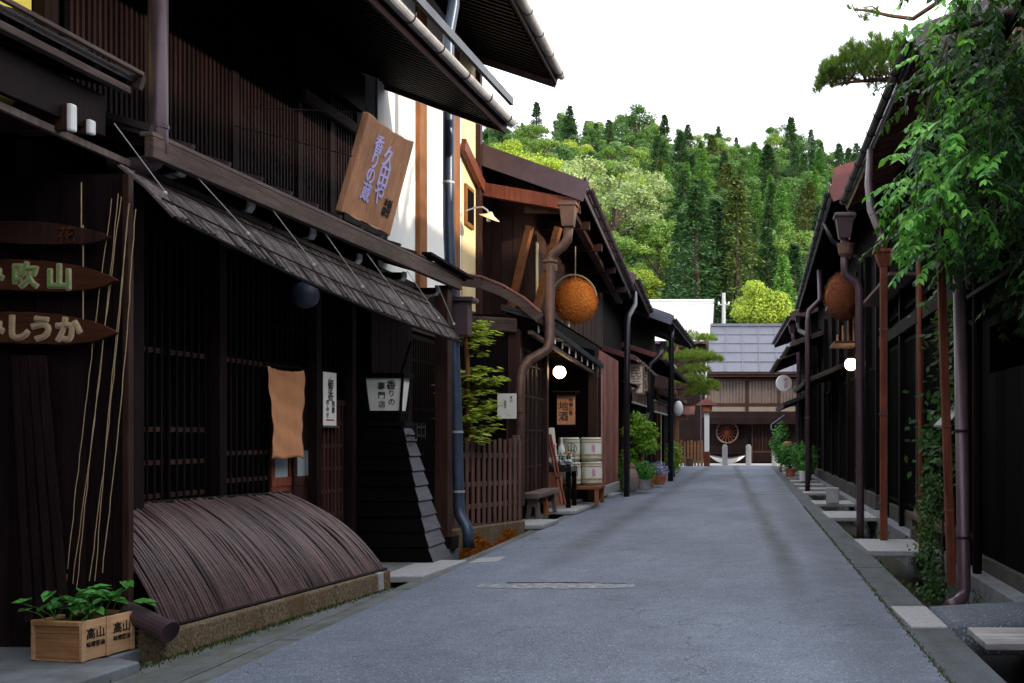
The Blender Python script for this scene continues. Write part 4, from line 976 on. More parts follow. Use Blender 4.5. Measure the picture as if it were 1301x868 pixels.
roof(H3, (-2.90, 18.25, 5.92), (-3.07, 27.0, 5.32), (-1, -.02, 0), 4.6, .35, M['metal_roof'], t=.12, raft=.17, rw=.06, rh=.07, raft_mat=M['dark_x'], fascia=M['pipe_plum'], fh=.30, gutter=M['pipe_plum'], gr=.06, barge=M['pipe_plum'], bh=.36)
mb = MB(); mb.beam(at(735, 262, 18.32), at(607, 240, 18.32) + V((0, 0, 0)), .14, .24); mb.build('verge_beam', M['rust_v'], H3, bevel=.01)
mb = MB(); mb.beam((-2.87, 18.2, 6.09), (-3.04, 27.05, 5.49), .05, .05); mb.build('snow_rail', M['pipe_dark'], H3)
# lower roof with rows of white tipped rafters, arched verge
LE0 = V((-3.50, 17.05, 3.44)); LE1 = V((-3.33, 23.6, 3.10))
roof(H3, LE0, LE1, (-1, 0, 0), .58, .30, M['metal_roof'], t=.06, back=False, raft=None, fascia=M['pipe_dark'], fh=.10, name='lower_roof')
mb = MB(); pts = [at(x, y, 17.0) for x, y in ((588, 357), (612, 360), (640, 371), (665, 386), (687, 405))]
for a, b in zip(pts[:-1], pts[1:]): mb.beam(a, b, .10, .17)
mb.build('arched_verge', M['weather_x'], H3)
mb = MB(); pts2 = [p + V((0, .03, .11)) for p in pts]
for a, b in zip(pts2[:-1], pts2[1:]): mb.beam(a, b, .2, .03)
mb.build('verge_cap', M['rust_board'], H3)
mb = MB(); mb.beam(at(588, 410, 17.05), at(657, 414, 17.05), .12, .24); mb.build('tie_beam', M['weather_x'], H3, bevel=.03)
for i in range(10):
    t = (i + .45) / 10; p = LE0.lerp(LE1, t) + V((0, 0, -.10)); mb = MB(); mb.beam(p + V((-.75, 0, .05)), p + V((-.03, 0, 0)), .09, .12); r_ = mb.build('beam_end', M['dark_x'], H3)
    mb = MB(); mb.beam(p + V((-.032, 0, 0)), p + V((-.02, 0, 0)), .095, .13); mb.build('white_tip', M['paint'] if i % 3 else M['gutter'], r_)
mb = MB(); mb.beam(LE0 + V((-.10, 0, -.20)), LE1 + V((-.10, 0, -.20)), .07, .06); mb.build('eave_rail', M['weather_y'], H3)
# copper downpipe with hopper
mb = MB(); Yp = 17.85
path = [at(722, 290, Yp), at(721, 304, Yp), at(716, 312, Yp), at(703, 322, Yp), at(699, 332, Yp), at(698, 432, 17.4), at(695, 444, 17.35), at(686, 450, 17.3), at(672, 458, 17.2), at(664, 468, 17.15), at(661, 480, 17.1), at(660, 642, 17.1)]
mb.tube(path, .085, 12); cp = mb.build('downpipe', M['pipe_copper'], H3, smooth=True)
mb = MB(); h = at(722, 270, Yp); mb.hexa([h + V((-.10, -.1, -.26)), h + V((.10, -.1, -.26)), h + V((.10, .1, -.26)), h + V((-.10, .1, -.26)), h + V((-.15, -.13, .18)), h + V((.15, -.13, .18)), h + V((.15, .13, .18)), h + V((-.15, .13, .18))])
mb.box(h.x - .17, h.x + .17, h.y - .15, h.y + .15, h.z + .10, h.z + .135); mb.build('hopper', M['pipe_copper'], cp, bevel=.01)
mb = MB(); c = at(699, 337, Yp); mb.lathe([(.12, -.11), (.125, 0), (.105, .02), (.13, .05), (.13, .09)], c, 12); mb.build('pipe_collar', M['pipe_copper'], cp)
# cedar ball under the eave
def cedar_ball(name, label, c, r, mat, sq=1.05):
    T = thing(name, label, 'cedar ball', c); mb = MB(); c = V(c)
    for i in range(4200):
        d = V((random.gauss(0, 1), random.gauss(0, 1), random.gauss(0, 1))).normalized()
        p = c + V((d.x, d.y, d.z * sq)) * (r * random.uniform(.90, .985)); mb.leaf(p, d + V((random.gauss(0, .7), random.gauss(0, .7), random.gauss(0, .7))), (random.random(), random.random(), random.random()), r * .10, r * .026)
    core = MB(); core.sphere(c, r * .93, 24, 16, (1, 1, sq)); b = core.build('core', M['ball_core'] if mat is M['cedar'] else M['ball_core_old'], T, smooth=True); mb.build('needle_bundle', mat, T)
    return T
cb = at(731, 383, 20.5); CBL = cedar_ball('cedar_ball', 'orange-brown cedar ball hanging under the left sake shop eave', cb, .44, M['cedar'])
mb = MB(); pts = []
for k in range(15):
    a = -1.0 + 2.4 * k / 14; pts.append(cb + V((.46 * math.sin(a), -.20, .50 * math.cos(a))))
mb.tube(pts, .018, 6); mb.tube([cb + V((0, 0, .42)), cb + V((0, 0, 1.1))], .012, 6); mb.build('straw_rope', M['rope'], CBL)
# lit globe lamp
def globe(label, c, r, stem, name='globe_lamp', mat='lamp_on'):
    T = thing(name, label, 'globe lamp', c); c = V(c)
    mb = MB(); mb.sphere(c, r, 20, 14); mb.build('globe', M[mat], T, smooth=True)
    mb = MB(); mb.lathe([(r * .45, r * .9), (r * .5, r * 1.15), (r * .2, r * 1.3)], c, 14); mb.tube([c + V((0, 0, r)), c + V((0, 0, stem))], .01, 6); mb.build('fitting', M['pipe_dark'], T); return T
globe('lit globe lamp under the sake shop eave on the left', at(711, 473, 20.4), .125, .6)
# ================================================================== IN FRONT OF THE SAKE SHOP
# hanging shop board
ss = at(719, 521, 20.9)
SS = thing('hanging_sign', 'orange wooden sake sign board hanging in the shop entrance', 'sign board', ss)
mb = MB(); mb.box(ss.x - .185, ss.x + .185, ss.y, ss.y + .04, ss.z - .30, ss.z + .30); bd = mb.build('board', M['sign'], SS, bevel=.006)
mb = MB(); mb.box(ss.x - .21, ss.x + .21, ss.y - .10, ss.y + .12, ss.z + .31, ss.z + .36); mb.box(ss.x - .25, ss.x + .25, ss.y - .14, ss.y + .16, ss.z + .36, ss.z + .385); mb.build('little_roof', M['dark_x'], SS); mb = MB(); mb.box(ss.x - .2, ss.x + .2, ss.y - .02, ss.y + .06, ss.z - .335, ss.z - .302); mb.build('bottom_ledge', M['dark_x'], SS)
mb = MB(); text_into(mb, '地', .20, ss + V((-.05, 0, .07)), (1, 0, 0), (0, 0, 1), .002, .003); text_into(mb, '酒', .20, ss + V((-.05, 0, -.14)), (1, 0, 0), (0, 0, 1), .002, .003)
text_into(mb, '飛\n騨\nの\n里', .085, ss + V((.10, 0, .06)), (1, 0, 0), (0, 0, 1), .002, .003); mb.build('lettering', M['ink'], bd)
# straw wrapped sake barrels, two on two
def barrel(label, x, y, z, mark, hue):
    T = thing('sake_barrel', label, 'sake barrel', (x, y, z), 'sake barrels stacked in the entrance'); c = V((x, y, z)); r = .225; h = .50
    mb = MB(); mb.lathe([(r * .90, 0), (r * .99, .06), (r * 1.03, h * .5), (r, h - .06), (r * .93, h - .005), (r * .8, h)], c, 28); b = mb.build('wrapped_body', M['straw'], T, smooth=True)
    mb = MB()
    for zz in (.05, .13, h - .10, h - .04):
        mb.lathe([(r * 1.035, -.010), (r * 1.055, 0), (r * 1.035, .010)], c + V((0, 0, zz)), 28)
    mb.build('straw_rope', M['rope'], b)
    mb = MB()
    for a0, a1, z0, z1 in ((-2.0, -.2, .15, .38),):
        vs = []; n = 12
        for i in range(n + 1):
            a = a0 + (a1 - a0) * i / n; vs += [c + V((math.cos(a) * r * 1.034, math.sin(a) * r * 1.034, z0)), c + V((math.cos(a) * r * 1.034, math.sin(a) * r * 1.034, z1))]
        mb.add(vs, [(2 * i, 2 * i + 2, 2 * i + 3, 2 * i + 1) for i in range(n)])
    lab = mb.build('label_band', M['paper'] if hue else M['straw'], b)
    mb = MB(); d = V((.35, -.94, 0)).normalized(); R = V((.94, .35, 0)).normalized(); o = c + d * (r * 1.045) + V((0, 0, .265))
    text_into(mb, mark, .17 if len(mark) == 1 else .085, o, R, (0, 0, 1), .002, .004, spacing=.85)
    if len(mark) == 1:
        n = 24
        for i in range(n):
            a = 2 * math.pi * i / n; b_ = 2 * math.pi * (i + 1) / n
            mb.beam(o + R * (math.cos(a) * .115) + V((0, 0, math.sin(a) * .115)), o + R * (math.cos(b_) * .115) + V((0, 0, math.sin(b_) * .115)), .010, .010, d)
    mb.build('brand_mark', M['pink_ink'] if hue else M['ink'], lab); return T
barrel('lower left straw wrapped sake barrel in the entrance stack', -3.72, 21.6, .47, '酒', 0)
barrel('lower right straw wrapped sake barrel with pink lettering', -3.32, 21.95, .47, '銘\n酒', 1)
barrel('upper left straw wrapped sake barrel with round emblem', -3.74, 21.6, .985, '山', 0)
barrel('upper right straw wrapped sake barrel with pink lettering', -3.33, 21.95, .985, '清\n酒', 1)
ST = thing('barrel_stand', 'low wooden stand carrying the stack of sake barrels', 'stand', (-3.5, 21.8, .08))
mb = MB(); mb.box(-4.0, -3.06, 21.3, 22.25, .40, .465); mb.build('top_board', M['orange_x'], ST, bevel=.006)
for x in (-3.95, -3.12):
    for y in (21.36, 22.18):
        mb = MB(); mb.box(x - .04, x + .04, y - .04, y + .04, .07, .40); mb.build('leg', M['orange_v'], ST, bevel=.005)
# sales table with cloth and bottles
TB = thing('sales_table', 'black topped sales table with an orange board front', 'table', (-3.75, 20.8, .07))
tx0_, tx1_, ty0_, ty1_ = -4.12, -3.52, 20.4, 21.15
mb = MB(); mb.box(tx0_ - .03, tx1_ + .03, ty0_ - .03, ty1_ + .03, .80, .90); mb.build('tabletop', M['pipe_dark'], TB, bevel=.008)
mb = MB(); mb.box(tx0_ + .02, tx1_ - .14, ty0_ - .012, ty0_ + .015, .12, .79); fb = mb.build('front_board', M['sign'], TB, bevel=.006)
mb = MB(); text_into(mb, '試\n飲', .15, (-3.83, ty0_ - .012, .50), (1, 0, 0), (0, 0, 1), .001, .002); mb.build('lettering', M['red_ink'], fb)
for x in (tx0_ + .03, tx1_ - .03):
    for y in (ty0_ + .03, ty1_ - .03):
        mb = MB(); mb.box(x - .045, x + .045, y - .04, y + .04, .075, .80); mb.build('leg', M['dark_v'], TB, bevel=.005)
def bottle(label, x, y, z, h, r, glass, cap, lab=True):
    T = thing('sake_bottle', label, 'bottle', (x, y, z), 'bottles on the sales table'); c = V((x, y, z))
    mb = MB(); mb.lathe([(r * .9, 0), (r, .01), (r, h * .58), (r * .8, h * .68), (r * .36, h * .80), (r * .32, h * .94), (r * .38, h * .95)], c, 16); b = mb.build('glass', glass, T, smooth=True)
    mb = MB(); mb.lathe([(r * .42, h * .93), (r * .42, h)], c, 14); mb.build('cap', cap, b)
    if lab: mb = MB(); mb.lathe([(r * 1.015, h * .16), (r * 1.015, h * .5)], c, 18); mb.build('label_band', M['paper'], b)
    return T
gg = plain('green_glass', (.02, .10, .05), .1, .1, 3, bs=0, spec=.7); bg = plain('brown_glass', (.03, .02, .015), .1, .1, 3, bs=0, spec=.7); wg = plain('frosted_glass', (.62, .70, .68), .3, .05, 3, bs=0); bl = plain('blue_glass', (.08, .22, .26), .1, .1, 3, bs=0, spec=.7)
bottle('tall white wrapped sake bottle at the back of the sales table', -3.98, 20.95, .90, .62, .075, M['paper'], M['red_ink'], False)
bottle('dark green sake bottle with white label on the sales table', -3.86, 20.7, .90, .46, .06, gg, M['paper'])
bottle('frosted white sake bottle leaning tall behind the green one', -3.78, 20.95, .90, .58, .07, wg, M['paper'], False)
bottle('small blue sake bottle beside the green bottle on the table', -3.74, 20.66, .90, .30, .05, bl, M['paper'])
bottle('brown sake bottle at the right end of the sales table', -3.58, 20.62, .90, .30, .05, bg, M['cream'])
bottle('short white-labelled bottle at the front left of the sales table', -4.08, 20.5, .90, .26, .05, wg, M['ink'])
bottle('short dark bottle at the front right of the sales table', -3.66, 20.46, .90, .24, .048, bg, M['paper'])
RK = thing('goods_rack', 'black wire rack of small goods on the sales table', 'rack', (-3.6, 20.5, .90)); mb = MB()
for x in (-3.72, -3.56, -3.42): mb.tube([(x, 20.38, .90), (x, 20.38, 1.12)], .006, 5)
for z in (1.0, 1.11): mb.tube([(-4.1, 20.38, z), (-3.40, 20.38, z)], .006, 5)
mb.build('wire_frame', M['pipe_dark'], RK)
mb = MB()
for i, x in enumerate((-3.70, -3.60, -3.51)): mb.sphere((x, 20.43, .985 + .02 * (i % 2)), .05, 10, 8)
mb.build('round_pot', M['glassy'], RK, smooth=True)
PK = thing('gift_box', 'white gift box with orange top on the sales table', 'box', (-3.62, 20.85, .9)); mb = MB(); mb.box(-3.70, -3.56, 20.78, 20.95, .902, 1.14); k = mb.build('carton', M['paper'], PK, bevel=.006); mb = MB(); mb.box(-3.705, -3.555, 20.775, 20.955, 1.14, 1.19); mb.build('lid', M['noren'], k, bevel=.005)
# red leaning easel stand
ES = thing('easel_stand', 'thin dark red wooden stand leaning in front of the sales table', 'easel', at(708, 640, 20.2)); y = 20.2
mb = MB(); mb.beam(at(696, 552, 20.35), at(713, 641, 20.0), .035, .035); mb.build('leg', M['rust_v'], ES); mb = MB(); mb.beam(at(699, 552, 20.4), at(718, 641, 20.1), .035, .035); mb.build('leg', M['rust_v'], ES)
mb = MB(); mb.beam(at(703, 604, 20.1), at(713, 603, 20.15), .03, .05); mb.sphere(at(707, 606, 20.1), .035, 10, 8); mb.build('cross_piece', M['rust_v'], ES)
PP = thing('poster_board', 'small white poster with pink print leaning behind the easel', 'poster', at(699, 560, 20.5)); mb = MB(); c = at(699, 565, 20.5); mb.hexa([c + V((-.10, 0, -.36)), c + V((.14, 0, -.36)), c + V((.14, .03, -.36)), c + V((-.10, .03, -.36)), c + V((-.16, .1, .34)), c + V((.06, .1, .34)), c + V((.06, .13, .34)), c + V((-.16, .13, .34))]); k = mb.build('sheet', M['paper'], PP); mb = MB(); mb.box(c.x - .10, c.x + .10, c.y - .005, c.y + .05, c.z - .20, c.z + .02); mb.build('printed_panel', M['pink_ink'], k)
# wooden bench
BN = thing('shop_bench', 'weathered wooden bench in front of the dark shutters', 'bench', (-3.75, 18.6, .08))
mb = MB(); mb.box(-3.85, -3.55, 17.55, 19.45, .43, .53); mb.build('seat', M['grey_v'], BN, bevel=.02)
for y in (17.75, 18.5, 19.25):
    mb = MB(); mb.prism([V((-3.83, y, .08)), V((-3.78, y, .43)), V((-3.62, y, .43)), V((-3.57, y, .08)), V((-3.64, y, .08)), V((-3.67, y, .28)), V((-3.73, y, .28)), V((-3.76, y, .08))], (0, .09, 0)); mb.build('leg', M['grey_v'] if y != 18.5 else M['orange_v'], BN)
# white notices
def notice(label, px, py, w, h, X, txt):
    Y = X * F / (px - 948); c = at(px, py, Y); T = thing('paper_notice', label, 'notice', c)
    mb = MB(); mb.box(X, X + .006, c.y - w / 2, c.y + w / 2, c.z - h / 2, c.z + h / 2); s = mb.build('sheet', M['paper'], T)
    if txt: mb = MB(); text_into(mb, txt, h * .22, (X + .006, c.y + w * .2, c.z + h * .12), (0, 1, 0), (0, 0, 1), .0005, .001); text_into(mb, 'お\n知\nら\nせ', h * .09, (X + .006, c.y - w * .2, c.z + h * .0), (0, 1, 0), (0, 0, 1), .0005, .001); mb.build('lettering', M['ink'], s)
    return T
NW = thing('paper_notice', 'white paper notice hanging at the right end of the picket fence', 'notice', at(644, 516, 16.7)); c = at(644, 516, 16.7)
mb = MB(); mb.box(c.x - .155, c.x + .155, c.y, c.y + .012, c.z - .205, c.z + .205); s = mb.build('sheet', M['paper'], NW)
mb = MB(); text_into(mb, '本\n日', .055, (c.x + .07, c.y, c.z + .11), (1, 0, 0), (0, 0, 1), .0005, .001); text_into(mb, '営\n業\n中', .045, (c.x - .03, c.y, c.z + .02), (1, 0, 0), (0, 0, 1), .0005, .001); mb.build('lettering', M['ink'], s)
mb = MB(); mb.tube([(c.x, c.y + .02, c.z + .2), (c.x, c.y + .02, c.z - .6)], .014, 6); mb.beam((c.x, c.y + .03, c.z - .1), (c.x + .2, 17.1, c.z - .1), .02, .02); mb.build('stake', M['post'], NW)
# ================================================================== FAR HOUSES ON THE LEFT
def simple_house(label, side, y0, y1, xf, xe, ze, xe1=None, ze1=None, depth=4.2, slope=.35, mat='metal_roof', fas='pipe_plum', raft='dark_x', rib=.45, barge='pipe_plum', wall='dark_v', loc=None):
    xe1 = xe if xe1 is None else xe1; ze1 = ze if ze1 is None else ze1
    T = thing('machiya_house', label, 'house', (xf - side, (y0 + y1) / 2, .06)); s = side
    ov = abs(xe - xf); zf = ze + ov * slope - .05; vb = 2 * depth - ov * 2
    mb = MB(); mb.prism([V((xf, y0 + .25, .05)), V((xf, y0 + .25, zf)), V((xf - s * (depth - ov), y0 + .25, zf + (depth - ov) * slope)), V((xf - s * vb, y0 + .25, zf)), V((xf - s * vb, y0 + .25, .05))], (0, y1 - y0 - .5, min(0, ze1 - ze))); mb.build('wall', M[wall], T)
    roof(T, (xe, y0, ze), (xe1, y1, ze1), (-s, 0, 0), depth, slope, M[mat], t=.10, raft=.2, rw=.06, raft_mat=M[raft], fascia=M[fas], fh=.24, gutter=M['pipe_dark'], gr=.06, barge=M[barge], bh=.32, rib=rib)
    return T
def front_posts(T, s, xf, ys, z1=3.4, mat='post'):
    for y in ys:
        mb = MB(); mb.box(min(xf, xf + s * .12), max(xf, xf + s * .12), y - .07, y + .07, .05, z1); mb.build('pillar', M[mat], T)
def front_lattice(T, s, xf, y0, y1, z0, z1, mat='dark_v', rails=(1.0, 1.9)):
    fc = Fac((xf, 0), (xf, 1), s); mb = MB(); fc.lattice(mb, y0, y1, .015, z0, z1, .11, .04, .04, rails); mb.build('lattice_screen', M[mat], T)
H4 = simple_house('dark house with pale lattice valance just past the sake shop', 1, 27.2, 32.7, -3.95, -3.0, 5.72, -3.12, 5.5)
front_posts(H4, 1, -3.9, (28.0, 29.7, 31.4)); front_lattice(H4, 1, -3.95, 28.1, 31.3, .4, 3.0)
roof(H4, (-3.02, 27.9, 3.62), (-2.98, 32.7, 3.5), (-1, 0, 0), 1.1, .3, M['blue_roof'], t=.06, back=False, raft=.3, fascia=M['weather_y'], fh=.14, name='lower_roof', gutter=M['gutter'], gr=.05, barge=M['red_roof'], bh=.12)
H5 = simple_house('house with slate sheet roof and red lower eave further down on the left', 1, 33.0, 41.8, -3.7, -2.42, 5.32, -2.25, 5.3, mat='blue_roof', fas='blue_roof', barge='blue_roof')
front_posts(H5, 1, -3.65, (34, 36.2, 38.5, 40.6)); front_lattice(H5, 1, -3.7, 34.2, 40.5, .4, 2.6)
roof(H5, (-2.75, 33.1, 4.05), (-2.45, 41.6, 3.75), (-1, 0, 0), 1.3, .32, M['red_roof'], t=.07, back=False, raft=.3, fascia=M['rust_board'], fh=.16, name='lower_roof', gutter=M['pipe_plum'], gr=.05, barge=M['red_roof'], bh=.14)
for T, y0, y1, x, z0, z1 in ((H4, 28.0, 32.4, -3.12, 2.42, 2.80), (H5, 33.4, 38.6, -3.0, 2.30, 2.66)):
    mb = MB(); y = y0
    while y < y1:
        mb.box(x, x + .03, y, y + .05, z0 + .05, z1); y += .13
    mb.build('valance_slats', M['weather_y'], T)
    mb = MB(); mb.box(x - .01, x + .04, y0, y1, z0, z0 + .05); mb.box(x - .01, x + .04, y0, y1, z1, z1 + .05); mb.build('valance_rail', M['gutter'], T)
    mb = MB(); mb.prism([V((x + .12, y0, z1 + .06)), V((x - .85, y0, z1 + .36)), V((x - .85, y0, z1 + .42)), V((x + .12, y0, z1 + .12))], (0, y1 - y0, 0)); mb.build('porch_roof', M['dark_y'], T)
def pipe_run(T, pts, r, mat, clamps=(), box=None, flat=False):
    mb = MB(); mb.tube(pts, r, 12); p = mb.build('downpipe', M[mat], T, smooth=True)
    if box:
        c, w, h = box; mb = MB(); c = V(c); mb.hexa([c + V((-w * .6, -w * .6, -h)), c + V((w * .6, -w * .6, -h)), c + V((w * .6, w * .6, -h)), c + V((-w * .6, w * .6, -h)), c + V((-w, -w, h * .6)), c + V((w, -w, h * .6)), c + V((w, w, h * .6)), c + V((-w, w, h * .6))]); mb.box(c.x - w * 1.12, c.x + w * 1.12, c.y - w * 1.12, c.y + w * 1.12, c.z + h * .35, c.z + h * .55)
        mb.build('hopper', M[mat], p, bevel=.008)
    if clamps:
        for c in clamps: mb = MB(); mb.lathe([(r * 1.12, 0), (r * 1.12, .04)], c, 12); mb.build('pipe_clamp', M['pipe_plum'], p)
    return p
pipe_run(H3, [at(806, 372, 27.0), at(806, 388, 26.6), at(798, 402, 25.9), at(797, 412, 25.7), at(796, 634, 25.6)], .075, 'pipe_dark')
pipe_run(H4, [at(842, 440, 31.5), at(838, 452, 31.2), at(826, 463, 31), at(825, 475, 31), at(825, 612, 31)], .075, 'pipe_dark', box=(at(843, 438, 31.5), .11, .18))
pipe_run(H5, [at(853, 415, 34.5), at(853, 430, 34.5), at(852, 612, 34.5), ], .095, 'pipe_dark', box=(at(853, 414, 34.5), .13, .22))
def board_sign(name, label, c, w, h, txt, mat='paper', ink='ink', fr='post', size=None, cat='sign board'):
    T = thing(name, label, cat, c); c = V(c); mb = MB(); mb.box(c.x - w / 2, c.x + w / 2, c.y, c.y + .05, c.z - h / 2, c.z + h / 2); b = mb.build('board', M[mat], T)
    mb = MB()
    for z in (-1, 1): mb.box(c.x - w / 2 - .04, c.x + w / 2 + .04, c.y - .02, c.y + .07, c.z + z * h / 2 - .025, c.z + z * h / 2 + .025)
    for x in (-1, 1): mb.box(c.x + x * w / 2 - .025, c.x + x * w / 2 + .025, c.y - .015, c.y + .065, c.z - h / 2, c.z + h / 2)
    mb.build('sign_frame', M[fr], T)
    mb = MB(); text_into(mb, txt, size or h / (len(txt.split('\n')) + .6), c, (1, 0, 0), (0, 0, 1), .002, .002, spacing=.9); mb.build('lettering', M[ink], b); return T
board_sign('hanging_sign', 'cream sign board with brown lettering under the eave past the sake shop', at(808, 481, 28.6), .42, .85, '民\n芸', 'paper', 'sign', 'orange_v')
board_sign('hanging_sign', 'grey sign board with dense writing next to the cream one', at(817.5, 482, 30.2), .30, .75, '木\n工\n品', 'granite', 'ink')
GLf = thing('oval_lantern', 'white oval paper lantern at the far left end', 'lantern', at(862, 519, 43)); c = at(862, 519, 43)
mb = MB(); mb.sphere(c, .26, 16, 12, (.75, .75, 1.25)); mb.build('paper_shade', M['paint'], GLf, smooth=True); mb = MB(); mb.tube([c + V((0, 0, .3)), c + V((0, 0, .8))], .015, 5); mb.beam(c + V((-.6, 0, .8)), c + V((.2, 0, .8)), .05, .05); mb.build('arm', M['pipe_dark'], GLf)
# low gate house and garden at the far left
H6 = thing('gate_house', 'low pale walled gate house with tiled roof at the far left end', 'house', (-4.4, 46, .06))
mb = MB(); mb.box(-7.5, -3.6, 43.2, 43.5, .06, 3.0); mb.build('wall', M['cream'], H6)
mb = MB()
for x in (-7.2, -6.1, -5.0, -3.68): mb.box(x - .08, x + .08, 43.12, 43.195, .06, 3.0)
mb.box(-7.5, -3.6, 43.13, 43.19, 1.9, 2.05)
mb.build('timber_frame', M['post'], H6)
mb = MB(); mb.box(-4.9, -3.8, 43.16, 43.194, .1, 1.85); mb.build('doorway', M['black'], H6)
mb = MB(); mb.box(-7.5, -3.5, 43.5, 49.5, .06, 3.2); mb.build('wall', M['black'], H6)
roof(H6, (-2.95, 42.6, 3.15), (-2.95, 50.0, 3.15), (-1, 0, 0), 2.6, .35, M['pipe_plum'], t=.12, raft=.25, fascia=M['weather_y'], barge=M['weather_x'], rib=.28)
roof(H6, (-3.0, 42.4, 4.4), (-3.0, 44.0, 4.4), (-1, 0, 0), 1.2, .12, M['gutter'], t=.10, back=False, raft=None, name='white_canopy')
WF = thing('wooden_fence', 'pale wooden fence at the far left end of the street', 'fence', (-3.1, 50.5, .06)); 
for i in range(9):
    x = -3.6 + i * .17; mb = MB(); mb.box(x, x + .11, 50.5, 50.54, .06, 1.28 + .03 * (i % 3)); mb.build('fence_board', M['crate'], WF)
mb = MB(); mb.box(-3.62, -2.1, 50.545, 50.58, .4, .5); mb.box(-3.62, -2.1, 50.545, 50.58, 1.0, 1.1); mb.build('rail', M['weather_x'], WF)
mb = MB(); mb.box(-2.95, -2.6, 50.1, 50.45, .05, .45); mb.build('stone_block', M['stone'], bevel=.03); tag(bpy.context.scene.objects[-1] if False else COL.objects['stone_block'], 'small pale stone block before the far wooden fence', 'stone')
PG = thing('garden_gate', 'pale wooden garden gate with a small roof at the far left', 'gate', (-3.5, 48, .06))
for x in (-3.75, -3.25):
    mb = MB(); mb.box(x - .09, x + .09, 47.9, 48.1, .06, 2.5); mb.build('gate_post', M['crate'], PG)
mb = MB(); mb.box(-4.2, -2.75, 47.85, 48.15, 2.3, 2.5); mb.build('lintel', M['crate'], PG)
mb = MB(); mb.prism([V((-4.5, 47.5, 2.52)), V((-2.4, 47.5, 2.52)), V((-2.4, 48.0, 2.95)), V((-4.5, 48.0, 2.95))], (0, .06, .08)); mb.prism([V((-4.5, 48.5, 2.52)), V((-2.4, 48.5, 2.52)), V((-2.4, 48.0, 2.95)), V((-4.5, 48.0, 2.95))], (0, -.06, .08)); mb.build('roof', M['rust_board'], PG)
LPt = thing('lantern_post', 'white post with a small red roofed lantern near the end of the street', 'lantern post', (-2.0, 52.0, 0))
mb = MB(); mb.box(-2.15, -1.85, 51.85, 52.15, 0, .75); mb.build('base', M['rust_v'], LPt, bevel=.02)
mb = MB(); mb.box(-2.12, -1.88, 51.88, 52.12, .75, 2.72); mb.build('post', M['paint'], LPt)
mb = MB(); mb.box(-2.26, -1.74, 51.74, 52.26, 2.72, 3.12); bx = mb.build('lantern_box', M['red_roof'], LPt, bevel=.02)
mb = MB(); mb.box(-2.18, -1.82, 51.725, 51.739, 2.78, 3.05); mb.build('pane', M['terracotta'], bx)
mb = MB(); mb.prism([V((-2.52, 51.5, 3.10)), V((-1.48, 51.5, 3.10)), V((-1.52, 51.5, 3.16)), V((-2.0, 51.5, 3.46)), V((-2.48, 51.5, 3.16))], (0, 1.0, 0)); mb.build('roof', M['rust_board'], LPt)
for px in (891, 897):
    T = thing('slender_pole', 'slender pale pole behind the lantern post' if px > 893 else 'slender dark pole left of the lantern post', 'pole', ((px - 948) * 54 / F, 53.6, 0)); mb = MB(); x = (px - 948) * 53.6 / F; mb.tube([(x, 53.6, 0), (x, 53.6, 5.4)], .05, 8); mb.build('shaft', M['gutter'] if px > 893 else M['pipe_plum'], T); mb = MB(); mb.tube([(x, 53.6, 4.6), (x - .25, 53.6, 4.9), (x - .25, 53.6, 5.1)], .03, 6); mb.build('arm', M['gutter'], T)
# layered garden pine
def needle_pad(mb, c, rx, ry, rz, n, ln=.14, w=.012, per=9):
    for i in range(n):
        a = random.uniform(0, 6.283); k = math.sqrt(random.random()); z = random.random() ** .7
        p = V(c) + V((math.cos(a) * rx * k, math.sin(a) * ry * k, rz * (z * (1 - k * k) ** .5 - .1 * k)))
        ax = V((math.cos(a) * k * .7, math.sin(a) * k * .7, 1)).normalized()
        for j in range(per):
            d = ax + V((random.gauss(0, .55), random.gauss(0, .55), random.gauss(0, .4))); mb.leaf(p, d, (random.random(), random.random(), random.random()), ln * random.uniform(.7, 1.2), w)
GP = thing('garden_pine', 'layered garden pine with trimmed pads of needles at the left end', 'tree', (-3.3, 46.5, .06))
mb = MB(); tr = [(-3.5, 46.6, .05), (-3.4, 46.5, 1.6), (-3.1, 46.4, 3.2), (-3.3, 46.5, 4.8), (-3.0, 46.4, 6.2)]; mb.tube(tr, [.16, .14, .11, .09, .05], 8); mb.build('trunk', M['pinebark'], GP, smooth=True)
mb = MB(); bb = MB()
for px, py, rx, rz in ((872, 432, .95, .4), (898, 434, .45, .35), (858, 440, .5, .3), (885, 456, 1.15, .38), (862, 458, .9, .4), (907, 459, .42, .25), (880, 473, .8, .35), (882, 487, .65, .4), (868, 490, .5, .35), (895, 497, .65, .35), (886, 503, .55, .4), (903, 492, .4, .28)):
    c = at(px, py, 46.5) + V((0, random.uniform(-.5, .5), 0)); needle_pad(mb, c, rx, rx * .8, rz, int(230 * rx), .2, .022, 8); bb.tube([(-3.2, 46.5, c.z - .3), (c.x * .5 - 1.6, c.y, c.z - .15), c], [.05, .035, .015], 5)
mb.build('crown', M['needle_light'], GP); bb.build('limb', M['pinebark'], GP)
